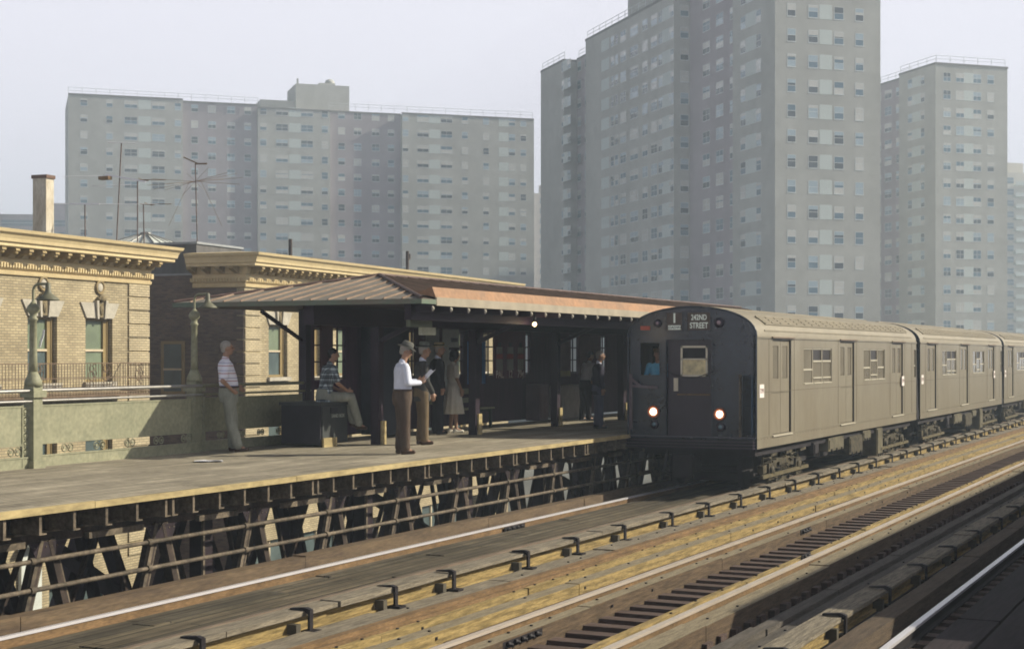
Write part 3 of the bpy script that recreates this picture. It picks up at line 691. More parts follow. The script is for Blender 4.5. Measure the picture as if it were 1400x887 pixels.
# hanging station sign seen edge-on near the corner, and a lit bulb
t = empty('hanging_sign', (-12.65, 22.75, 1.95), 0, 'small grey-green sign box hanging below the shelter eave above the men', 'sign')
mb = MB(); mb.box(-12.7, -12.62, 22.35, 23.1, 2.06, 2.36); mb.build('upper_plate', mat('sign_green_grey', (0.13, 0.15, 0.10), .6, .2, 3), t)
mb = MB(); mb.box(-12.69, -12.63, 22.75, 23.25, 1.93, 2.06); mb.build('lower_plate', mat('sign_pale', (0.34, 0.34, 0.24), .6, .2, 3), t)
Zb = F*12.12/(CT*(1730-731)); yb = (Zb-12.12*ST)/CT; zb = 1.6+(485-443)*Zb/F
t = empty('bare_bulb', (-12.12, yb, zb), 0, 'lit bare bulb glowing under the shelter eave', 'lamp')
mb = MB(); mb.sphere((-12.12, yb, zb), .040, M_bulb, 12, 8); mb.build('bulb', M_bulb, t)
mb = MB(); mb.lathe((-12.12, yb, zb), [(.03, .04), (.03, .12), (.012, .13), (.012, EZ-.03-zb)], 8); mb.build('socket', M_black, t)
ld = bpy.data.lights.new('bulb_light', 'POINT'); ld.energy = 4; ld.color = (1, .75, .45); ld.shadow_soft_size = .05
lo = bpy.data.objects.new('bulb_light', ld); COL.objects.link(lo); lo.parent = t; lo.location = (0, 0, -.09)

# ---------------------------------------------------------------- storage box, litter
bx = empty('storage_box', (-15.1, 23.35, 0), 0, 'big black wooden storage box under the man in the plaid shirt', 'storage box')
M_bx = mat('black_box_paint', (0.022, 0.020, 0.028), .55, .3, 3); M_bx2 = mat('box_green_paint', (0.045, 0.05, 0.05), .6, .3, 3)
mb = MB(); mb.box(-15.52, -14.72, 22.9, 23.8, .05, .72); mb.build('box_body', M_bx, bx)
mb = MB(); mb.box(-15.55, -14.69, 22.87, 23.83, .72, .775); mb.build('lid', M_bx2, bx)
mb = MB(); mb.box(-14.72, -14.70, 22.95, 23.75, .1, .7, M_bx2); mb.box(-14.70, -14.685, 23.2, 23.42, .58, .68, M_bx); mb.build('front_panel', M_bx2, bx)
mb = MB(); mb.box(-14.70, -14.66, 22.93, 23.35, 0, .16); mb.build('foot_block', M_edge, bx)
text_mesh('stencil', 'SAND BOX', .085, mat('stencil_paint', (.35,.38,.33), .7, .2, 5), bx, facing((-14.697, 23.45, .53), 1, 0), .001)
mb = MB(); pts = [(0,0), (.16,-.03), (.30,.05), (.46,.02), (.42,.16), (.24,.13), (.12,.20), (-.03,.12)]
cx_, cy_ = c2w((265-700)*25.0/F*.93, 23.3).xy
for k in range(2):
    vs = [(cx_+a*CT*.9-b*.5+k*.05, cy_+a*ST+b*.9-k*.06, .006+.012*k+random.uniform(0, .02)) for a, b in pts]
    mb.add(vs + [(q[0], q[1], q[2]-.004) for q in vs], [tuple(range(8)), tuple(range(15, 7, -1))] + [(i, (i+1) % 8, (i+1) % 8+8, i+8) for i in range(8)])
top(mb, 'paper_litter', M_white, (cx_, cy_, 0), label='crumpled white sheet of newspaper lying flat on the platform boards', cat='paper')

# ================================================================== SUBWAY TRAIN
TX0, TX1 = -11.58, -8.90      # far, near side
TY = 29.4; CARL = 15.45; PITCH = 15.95
ZB, ZE, ZT = -.235, 1.955, 2.55
def roof_z(x):
    """ellipse roof across"""
    c = (TX0+TX1)/2; hw = (TX1-TX0)/2; u = min(1, abs(x-c)/hw)
    return ZE + (ZT-ZE)*math.sqrt(max(0, 1-u**2.2))
def roof_pts(n=22):
    c = (TX0+TX1)/2; hw = (TX1-TX0)/2
    return [(c+hw*math.cos(math.pi*i/n), ZE+(ZT-ZE)*max(0, math.sin(math.pi*i/n))**.9) for i in range(n+1)]
def build_car(first):
    y0, y1 = TY, TY+CARL
    c = empty('subway_car', ((TX0+TX1)/2, y0, -1.11), 0, None, 'subway car', 'cars of the train')
    # side openings (world y)
    doors = [(30.5, 31.87), (36.05, 37.42), (41.65, 43.02)]
    wing = [(32.85, 35.25), (38.4, 40.75)]
    dz1 = 1.90
    holes = [(a, b, 0.0, dz1) for a, b in doors] + [(a, b, .97, 1.74) for a, b in wing] + [(44.5, 44.78, .97, 1.74)]
    mb = MB()
    mb.wall((TX1, 0, 0), (0,1,0), (-1,0,0), y0, y1, ZB, ZE, holes, .06, M_car)
    mb.wall((TX0, 0, 0), (0,1,0), (1,0,0), y0, y1, ZB, ZE, holes, .06, M_car)
    mb.build('side_wall', M_car, c)
    # sill line and drip rail
    mb = MB()
    for s, x in ((1, TX1), (-1, TX0)):
        mb.box(x, x+s*.018, y0, y1, ZE-.03, ZE+.005, M_car); mb.box(x, x+s*.008, y0, y1, -.02, -.005, M_car)
        for a, b in doors: mb.box(x, x+s*.05, a-.12, b+.14, dz1+.035, dz1+.062, M_rust if False else mat('door_hood_brown', (0.17, 0.125, 0.09), .6, .2, 3)); mb.box(x, x+s*.03, a-.02, b+.02, -.045, -.015, M_alu)
    mb.build('trim', M_car, c)
    mb = MB()
    for s, x in ((1, TX1), (-1, TX0)):
        for q_ in (30.25, 32.1, 35.85, 37.65, 41.4, 43.25, 44.2): mb.box(x, x+s*.004, q_-.006, q_+.006, .0, ZE-.03)
        mb.box(x, x+s*.006, y0+.02, y1-.02, .86, .868)
        q_ = y0+.1
        while q_ < y1-.1: mb.box(x, x+s*.006, q_-.008, q_+.008, -.06, -.044); q_ += .22
    mb.build('panel_joints', mat('joint_shadow_paint', (.15, .13, .095), .6, .2, 3), c)
    # doors
    for s, x in ((1, TX1), (-1, TX0)):
        for a, b in doors:
            mid = (a+b)/2
            for (p0, p1) in ((a+.002, mid-.008), (mid+.008, b-.03)):
                mb = MB(); hz = [(p0+.14, p1-.14, 1.12, 1.78)]
                mb.wall((x-s*.035, 0, 0), (0,1,0), (-s,0,0), p0, p1, .01, dz1-.01, hz, .03, M_car); d = mb.build('door_leaf', M_car, c)
                mb = MB(); mb.box(x-s*.052, x-s*.048, p0+.145, p1-.145, 1.125, 1.775); mb.build('pane', M_carglass, d)
            mb = MB(); mb.box(x-s*.06, x-s*.01, b-.03, b-.003, 0.01, dz1-.01); mb.build('door_pocket', M_black, c)
    # side windows: three sashes each
    for s, x in ((1, TX1), (-1, TX0)):
        for gi, (a, b) in enumerate(wing):
            w = (b-a)/3
            for k in range(3):
                p0, p1 = a+w*k+.03, a+w*(k+1)-.03
                wn = MB(); f = M_alu
                wn.box(x-s*.045, x-s*.02, p0-.03, p0+.012, .97, 1.74, M_car); wn.box(x-s*.045, x-s*.02, p1-.012, p1+.03, .97, 1.74, M_car)
                opened = (k > 0 and gi == 0) or (k == 1 and gi == 1)
                mid = 1.46 if opened else 1.28
                wn.box(x-s*.05, x-s*.012, p0, p1, mid-.018, mid+.018, f); wn.box(x-s*.045, x+s*.012, p0, p1, .97, .995, f); wn.box(x-s*.045, x-s*.015, p0, p1, 1.715, 1.74, f)
                if opened: wn.box(x-s*.04, x-s*.008, p0, p1, 1.08, 1.11, f)
                wo_ = wn.build('window', None, c)
                pn = MB(); pn.box(x-s*.04, x-s*.036, p0+.01, p1-.01, mid, 1.725, M_carglass_dk if opened else M_carglass); pn.box(x-s*.034, x-s*.03, p0+.01, p1-.01, .99, mid, M_carglass); pn.build('pane', None, wo_)
        mb = MB(); mb.box(x-s*.04, x-s*.03, 44.5, 44.78, .97, 1.74, M_carglass); mb.box(x-s*.045, x-s*.02, 44.5, 44.78, 1.28, 1.31, M_alu); mb.build('window', None, c)
    # roof shell
    mb = MB(); rp = roof_pts(); n = len(rp)
    ye0, ye1 = y0+.02, y1-.02
    vs = [(q[0], ye0, q[1]) for q in rp] + [(q[0], ye1, q[1]) for q in rp]
    mb.add(vs, [(i, i+1, i+1+n, i+n) for i in range(n-1)], M_carroof, True)
    mb.build('roof', M_carroof, c)
    # roof ventilator strips: dark grilles with pale frames on both shoulders
    mb = MB()
    cx = (TX0+TX1)/2
    for s in (1, -1):
        for (u0, u1) in ((.78, .93),):
            hw = (TX1-TX0)/2
            xa, xb = cx+s*hw*u0, cx+s*hw*u1
            def rz(x_): 
                t = math.acos(max(-1, min(1, (x_-cx)/hw))); return ZE+(ZT-ZE)*math.sin(t)**.9
            za, zb_ = rz(xa)+.02, rz(xb)+.02
            y = y0+.9
            quad(mb, (xa, y, za), (xa, y1-.9, za), (xb, y1-.9, zb_), (xb, y, zb_), mat('vent_brown', (0.17, 0.145, 0.10), .7, .3, 3), .02)
            for k in range(4):
                f_ = k/3; xx = xa+(xb-xa)*f_; zz = za+(zb_-za)*f_
                mb.box(xx-.012, xx+.012, y0+.9, y1-.9, zz-.01, zz+.02, M_carroof)
            nn = int((CARL-1.8)/.62)
            for k in range(nn+1):
                yy_ = y0+.9+(CARL-1.8)*k/nn; mb.beam((xa, yy_, za+.006), (xb, yy_, zb_+.006), .03, .02, M_carroof)
        mb.box(cx+s*hw*.985-.012, cx+s*hw*.985+.012, y0+.6, y1-.6, rz(cx+s*hw*.985)-.01, rz(cx+s*hw*.985)+.018, M_carroof)
    mb.box(cx-.05, cx+.05, y0+.5, y1-.5, ZT-.01, ZT+.03, M_carroof)
    mb.build('roof_vents', None, c)
    # floor, interior
    mb = MB(); mb.box(TX0+.06, TX1-.06, y0+.06, y1-.06, -.2, 0.0); mb.build('floor', M_under, c)
    mb = MB()
    for s, x in ((1, TX1), (-1, TX0)):
        for (a, b) in ((32.2, 35.8), (37.7, 41.4)): mb.box(x-s*.5, x-s*.08, a, b, .0, .45, M_under); mb.box(x-s*.16, x-s*.08, a, b, .45, .85, M_under)
    mb.build('seats', M_under, c)
    mb = MB(); mb.box(TX0+.07, TX1-.07, y0+.1, y1-.1, 1.97, 2.0); mb.build('ceiling', M_poster, c)
    # number plates
    for yy_ in (y0+.33, y1-1.85):
        mb = MB(); mb.box(TX1, TX1+.012, yy_-.15, yy_+.15, .76, 1.02, M_plate); pl = mb.build('number_plate', M_plate, c)
        if first: text_mesh('numerals', '7299', .125, mat('plate_brown', (.26, .17, .15), .6, .1, 5), pl, facing((TX1+.0135, yy_, .89), 1, 0), .001)
    # ends
    for yy_, s in ((y0, 1), (y1, -1)):
        if first and s == 1: continue
        mb = MB(); poly = [(TX1, ZB)] + rp + [(TX0, ZB)]
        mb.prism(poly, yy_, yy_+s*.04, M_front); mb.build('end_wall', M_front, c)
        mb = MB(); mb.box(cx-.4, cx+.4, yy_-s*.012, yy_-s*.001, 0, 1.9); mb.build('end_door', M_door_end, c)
    mb = MB(); mb.prism([(TX1-.03, ZB)] + [(cx+(q[0]-cx)*.93, ZE+(q[1]-ZE)*.92) for q in rp] + [(TX0+.03, ZB)], y1+.0, y1+(PITCH-CARL), M_under)
    mb.build('diaphragm', M_under, c)
    # underframe: dark keel with dusty boxes
    mb = MB(); mb.box(TX0+.25, TX1-.12, y0+.3, y1-.3, ZB-.16, ZB-.005, M_under); mb.box(TX0+.5, TX1-.5, y0+3.4, y1-3.4, -.78, ZB-.16, M_under); mb.build('underframe', M_under, c)
    for (a, b, z0, z1, mm, nm) in ((33.9, 34.3, -.62, -.33, M_under, 'brake_gear'), (35.2, 36.6, -.60, -.30, M_under_tan, 'equipment_box'), (37.2, 38.5, -.78, -.36, M_truck, 'resistor_box'), (38.6, 39.4, -.52, -.28, M_under_tan, 'equipment_box'), (40.1, 40.75, -.98, -.26, M_under_tan, 'step_box')):
        for x, s in ((TX1, 1), (TX0, -1)):
            mb = MB(); mb.box(x-s*.45, x-s*.06, a, b, z0, z1, mm); mb.box(x-s*.06, x-s*.04, a+.05, b-.05, z0+.05, z1-.05, mm)
            for q in range(3): mb.box(x-s*.05, x-s*.03, a+(b-a)*(q+.5)/3-.02, a+(b-a)*(q+.5)/3+.02, z0-.03, z0+.05, M_under)
            mb.build(nm, mm, c)
    # trucks
    for ty in (y0+2.3, y1-2.6):
        t = empty('truck', (cx, ty, -1.11)); t.parent = c; t.location = (0, ty-y0, 0); MW[t.name] = Matrix.Translation(Vector((cx, ty, -1.11)))
        for x, s in ((TX1-.18, 1), (TX0+.18, -1)):
            mb = MB()
            mb.beam((x, ty-1.45, -.70), (x, ty-.5, -.62), .12, .16, M_truck); mb.beam((x, ty-.5, -.62), (x, ty+.5, -.62), .12, .20, M_truck); mb.beam((x, ty+.5, -.62), (x, ty+1.45, -.70), .12, .16, M_truck)
            mb.beam((x, ty-.5, -.95), (x, ty+.5, -.95), .1, .1, M_truck)
            mb.beam((x, ty-.95, -.75), (x, ty-.45, -.93), .08, .09, M_truck); mb.beam((x, ty+.95, -.75), (x, ty+.45, -.93), .08, .09, M_truck)
            for q in (-1.0, 1.0):
                mb.box(x-.08, x+.08*1+.02*s, ty+q-.17, ty+q+.17, -.92, -.58, M_truck); mb.lathe((x+s*.10-.02, ty+q, -.75), [(.12, 0), (.12, .05), (.06, .07)], 12, M_truck, 'x')
                mb.tube([(x, ty+q-.28, -.50), (x, ty+q+.28, -.50)], .03, 6, M_truck)
                mb.box(x-.02, x+.02, ty+q-.30, ty+q-.26, -.66, -.45, M_truck); mb.box(x-.02, x+.02, ty+q+.26, ty+q+.30, -.66, -.45, M_truck)
            for q in (-.26, -.08, .08, .26):
                pts = [(x+s*.05+.05*math.cos(a*.9), ty+q+.05*math.sin(a*.9), -.88+.24*a/24) for a in range(25)]
                mb.tube(pts, .013, 5, M_truck)
            rnd = random.Random(5)
            for q in range(26):
                yy_ = ty+rnd.uniform(-1.5, 1.5); zz_ = rnd.uniform(-.98, -.42); l = rnd.uniform(.05, .35)
                mb.beam((x+s*.09, yy_, zz_), (x+s*.09, yy_+rnd.uniform(-l, l), zz_+rnd.uniform(-.06, .06)), rnd.uniform(.02, .05), rnd.uniform(.02, .06), M_truck)
            mb.beam((x+s*.12, ty-1.75, -.82), (x+s*.12, ty+1.65, -.80), .06, .07, mat('shoe_beam_wood', (.11,.09,.045), .8, .4, 3))
            for q in (-1.1, 0, 1.1): mb.beam((x+s*.15, ty+q-.12, -.42), (x+s*.15, ty+q+.3, -.40), .02, .05, M_truck)
            mb.build('side_frame', M_truck, t)
        for q in (-1.0, 1.0):
            for r_ in (-.7175, .7175):
                mb = MB(); mb.lathe((cx+r_-.06, ty+q, -1.11+.39), [(.05, -.02), (.38, .0), (.42, .02), (.39, .03), (.39, .11), (.34, .12), (.05, .13)], 28, M_under, 'x'); mb.build('wheel', M_under, t)
            mb = MB(); mb.tube([(cx-.7, ty+q, -.72), (cx+.7, ty+q, -.72)], .07, 8); mb.build('axle', M_under, t)
        mb = MB(); mb.box(cx-.55, cx+.55, ty-.75, ty+.75, -1.0, -.45); mb.build('motor', M_under, t)
    return c
car1 = build_car(True)
tag(car1, 'leading beige subway car with dark front, lit headlights and destination signs')
# copy before adding the front details
car2 = copy_tree(car1); car3 = copy_tree(car1)
for c_, k, lab in ((car2, 1, 'second subway car, behind the leading one, with three dark sashes at the left window'), (car3, 2, 'third subway car, mostly cut off by the right edge of the photo')):
    c_.location.y += PITCH*k; c_['label'] = lab
cx = (TX0+TX1)/2
for c_ in (car2, car3):
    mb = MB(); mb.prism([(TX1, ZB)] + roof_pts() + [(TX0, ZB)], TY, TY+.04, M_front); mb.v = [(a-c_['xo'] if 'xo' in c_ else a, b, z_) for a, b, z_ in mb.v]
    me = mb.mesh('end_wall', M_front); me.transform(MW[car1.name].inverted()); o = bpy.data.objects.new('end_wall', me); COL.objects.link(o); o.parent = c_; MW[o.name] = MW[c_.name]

# ---- front end of the leading car (its plane faces -Y)
def fx(px):
    r = (px-700)/F; return -(12.76 - r*26.49)/(.901+r*.434)
def fz(px, py):
    L = -fx(px); Z = TY*CT+L*ST; return 1.6-(py-485)*Z/F
yf = TY
dx0, dx1 = fx(911), fx(972)          # door opening
cwx0, cwx1 = fx(875.5), fx(901.5); cwz0, cwz1 = 1.20, 1.84
dwx0, dwx1 = fx(929), fx(966)
rp = roof_pts()
mb = MB()
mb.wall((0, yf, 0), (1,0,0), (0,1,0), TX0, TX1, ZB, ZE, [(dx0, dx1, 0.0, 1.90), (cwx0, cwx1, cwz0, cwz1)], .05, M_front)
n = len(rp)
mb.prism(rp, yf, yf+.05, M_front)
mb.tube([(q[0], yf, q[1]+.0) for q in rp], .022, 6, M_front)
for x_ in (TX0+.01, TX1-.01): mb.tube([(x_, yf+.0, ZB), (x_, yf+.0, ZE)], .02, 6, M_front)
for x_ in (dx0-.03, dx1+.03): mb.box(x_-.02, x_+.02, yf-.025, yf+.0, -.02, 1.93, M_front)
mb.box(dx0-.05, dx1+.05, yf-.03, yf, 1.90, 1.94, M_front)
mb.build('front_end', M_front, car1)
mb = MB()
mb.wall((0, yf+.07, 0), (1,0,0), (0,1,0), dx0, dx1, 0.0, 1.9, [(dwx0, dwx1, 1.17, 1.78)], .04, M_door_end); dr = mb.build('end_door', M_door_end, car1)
mb = MB()
for (a, b, c0, c1) in ((dwx0-.0, dwx1+.0, 1.17, 1.21), (dwx0, dwx1, 1.74, 1.78), (dwx0, dwx0+.04, 1.17, 1.78), (dwx1-.04, dwx1, 1.17, 1.78), (dwx0, dwx1, 1.50, 1.53)):
    mb.box(a, b, yf+.045, yf+.07, c0, c1)
mb.build('window_frame', M_alu, dr)
mb = MB(); mb.box(dwx0+.02, dwx1-.02, yf+.08, yf+.085, 1.52, 1.76, M_black); mb.box(dwx0+.02, dwx1-.02, yf+.075, yf+.08, 1.2, 1.51, mat('lit_blind', (.75, .66, .40), .6, .4, 5)); mb.build('pane', None, dr)
mb = MB(); mb.box(dx0+.13, dx0+.22, yf+.05, yf+.069, .88, 1.14); mb.build('handle', M_alu, dr)
mb = MB(); mb.box(dx0+.2, dx1-.04, yf+.052, yf+.069, .80, .83); mb.build('door_rail', M_rust, dr)
# cab window frame
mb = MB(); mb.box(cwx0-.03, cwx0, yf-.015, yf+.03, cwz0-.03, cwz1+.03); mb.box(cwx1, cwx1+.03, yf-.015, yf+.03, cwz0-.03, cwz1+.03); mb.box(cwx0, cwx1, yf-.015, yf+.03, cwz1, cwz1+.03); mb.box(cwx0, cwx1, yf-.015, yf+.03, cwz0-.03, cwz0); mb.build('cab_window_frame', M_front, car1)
# signs
for (a, b, lines, nm) in ((911.5, 932.5, (('1', .27, 0, .06),), 'route_sign'), (940, 971, (('242ND', .15, 0, .075), ('STREET', .16, 0, -.085)), 'destination_sign')):
    x0_, x1_ = fx(a), fx(b); zc = 2.26
    mb = MB(); mb.box(x0_, x1_, yf-.012, yf-.001, zc-.175, zc+.175, M_signgl)
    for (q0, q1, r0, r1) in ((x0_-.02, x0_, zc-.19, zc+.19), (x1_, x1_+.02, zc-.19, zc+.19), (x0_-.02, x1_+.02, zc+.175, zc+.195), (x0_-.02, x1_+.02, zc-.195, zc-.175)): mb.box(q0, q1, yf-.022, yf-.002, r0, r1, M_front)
    sg = mb.build(nm, None, car1)
    if nm == 'route_sign':
        mb = MB(); mb.box(x0_+.03, x1_-.03, yf-.016, yf-.0125, zc-.16, zc-.075); mb.build('name_band', M_text, sg)
        text_mesh('lettering', 'BROADWAY', .072, M_black, sg, facing(((x0_+x1_)/2, yf-.017, zc-.118), 0, -1), .001)
    for body, sz, ox, oz in lines:
        text_mesh('lettering', body, sz, M_text, sg, facing(((x0_+x1_)/2+ox, yf-.015, zc+oz), 0, -1), .002, sx=(.72 if len(body) > 4 and sz > .1 else 1.0))
# marker lights
for (px_, py_, r_, mm, nm) in ((899.4, 442, .055, M_door_end, 'marker_light'), (983.5, 441, .075, M_door_end, 'marker_light')):
    x_, z_ = fx(px_), fz(px_, py_)
    mb = MB(); mb.lathe((x_, yf, z_), [(r_+.025, -.002), (r_+.025, -.04), (r_, -.05), (r_, -.06)], 18, mm, 'y'); mk = mb.build(nm, mm, car1)
    mb = MB(); mb.sphere((x_, yf-.055, z_), (r_*.62, .02, r_*.62), mat('dim_pink_lens', (.32, .22, .24), .2, .1, 5, spec=.8), 12, 8); mb.build('lens', None, mk)
for (px_, py_, mm) in ((882.4, 448.5, M_orange), (1009, 447.6, M_front)):
    x_, z_ = fx(px_), fz(px_, py_); mb = MB(); mb.box(x_-.1, x_+.1, yf-.03, yf-.001, z_-.04, z_+.04, mm); mb.build('class_light', mm, car1)
for (px_, py_) in ((893.5, 562.5), (984, 566)):
    x_, z_ = fx(px_), fz(px_, py_)
    mb = MB(); mb.lathe((x_, yf, z_), [(.13, -.001), (.13, -.03), (.105, -.05), (.10, -.03), (.07, -.02)], 22, M_redrim, 'y'); h = mb.build('headlight', M_redrim, car1)
    mb = MB(); mb.lathe((x_, yf, z_), [(.068, -.03), (.062, -.05), (.03, -.06), (.008, -.062)], 20, M_lamp, 'y'); mb.build('lens', M_lamp, h)
    mb = MB(); mb.lathe((x_+.02, yf, z_-.25), [(.09, -.001), (.09, -.03), (.06, -.05)], 18, M_door_end, 'y'); tl = mb.build('tail_light', M_door_end, car1)
    mb = MB(); mb.sphere((x_+.02, yf-.045, z_-.25), (.045, .02, .045), M_lens, 12, 8); mb.build('lens', M_lens, tl)
# anticlimber and sill
mb = MB(); mb.box(TX0+.05, TX1-.01, yf-.05, yf-.001, .0-.03, .0-.005, mat('sill_steel', (.10, .10, .13), .4, .2, 4, metal=.5)); mb.build('front_sill', None, car1)
mb = MB()
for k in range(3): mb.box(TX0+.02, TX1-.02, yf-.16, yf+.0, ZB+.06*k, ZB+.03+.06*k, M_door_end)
mb.box(TX0+.04, TX1-.04, yf-.10, yf+.0, ZB, ZB+.17, M_black); mb.build('anticlimber', None, car1)
mb = MB(); mb.box(cx-.14, cx+.14, yf-.42, yf+.2, -.72, -.40, M_under); mb.box(cx-.2, cx+.2, yf-.50, yf-.40, -.80, -.34, M_under); mb.tube([(cx-.45, yf-.1, -.3), (cx-.5, yf-.2, -.7), (cx-.2, yf-.3, -.75)], .03, 6, M_under); mb.build('coupler', M_under, car1)
# folding gates at both corners of the front
for x_, s in ((TX1-.13, -1), (TX0+.10, 1)):
    mb = MB(); px_pole = x_-.13 if s < 0 else x_
    mb.box(x_+(-.17 if s < 0 else .0), x_+(-.13 if s < 0 else .05), yf-.17, yf-.12, .0 if s < 0 else .12, 1.22, M_steel_tan if s < 0 else mat('mauve_iron', (.13, .10, .12), .6, .2, 4))
    if s < 0:
        for k in range(7): mb.box(x_-.10+.028*k, x_-.092+.028*k, yf-.16, yf-.02, .04, 1.2, M_front)
        for z_ in (.1, .6, 1.15): mb.box(x_-.13, x_+.10, yf-.10, yf-.02, z_, z_+.02, M_front)
    else:
        mb.beam((x_+.03, yf-.14, .98), (x_+.55, yf-.02, .95), .04, .05, mat('mauve_iron', (.13, .10, .12))); mb.beam((x_+.03, yf-.14, 1.12), (x_+.2, yf-.05, .97), .04, .05, mat('mauve_iron', (.13, .10, .12)))
        mb.box(x_+.22, x_+.42, yf-.03, yf-.005, .66, .86, M_front)
    mb.build('folding_gate', None, car1)
# safety chain
mb = MB(); pts = [(dx0-.02+(dx1-dx0+.1)*t/12, yf-.04, 1.30-.62*math.sin(math.pi*t/12)*.25) for t in range(13)]; mb.tube(pts, .008, 5); mb.build('chain', M_black, car1)

# ================================================================== NEAR PLATFORM (outside the frame; shades the near tracks)
q = empty('near_station_platform', (1, 20, -.3), 0, 'near platform deck on which the photographer stands, outside the picture', 'station platform')
mb = MB(); mb.box(-.95, 3.7, -6, 120, -.055, 0); mb.build('deck_boards', M_deck, q)
mb = MB(); mb.box(-.95, -.90, -6, 120, -1.2, -.055); mb.build('fascia_plate', M_steel, q)
n2 = empty('near_platform_shelter', (1.5, 40, 0), 0, 'hip-roofed shelter of the near platform, standing to the right outside the picture', 'station shelter')
NY = 19.4; NE = -.25
mb = MB(); e2 = EZ+.05
quad(mb, (NE, NY, e2), (2.2, NY+2.6, RZ), (2.2, 120, RZ), (NE, 120, e2), M_copper)
quad(mb, (4.6, 120, e2), (2.2, 120, RZ), (2.2, NY+2.6, RZ), (4.6, NY, e2), M_copper)
mb.add([(NE, NY, e2), (4.6, NY, e2), (2.2, NY+2.6, RZ)], [(0,1,2)], M_copper)
mb.build('roof', M_copper, n2)
mb = MB(); mb.box(NE, 4.6, NY, 120, EZ-.03, EZ+.05); mb.build('soffit', M_plumd, n2)
mb = MB(); mb.box(3.6, 3.7, NY+2.6, 120, 0, EZ-.03); mb.build('back_wall', M_plum, n2)
for y in range(22, 110, 4):
    mb = MB(); mb.box(2.1, 2.3, y, y+.2, 0, EZ-.03); mb.build('post', M_plumd, n2)

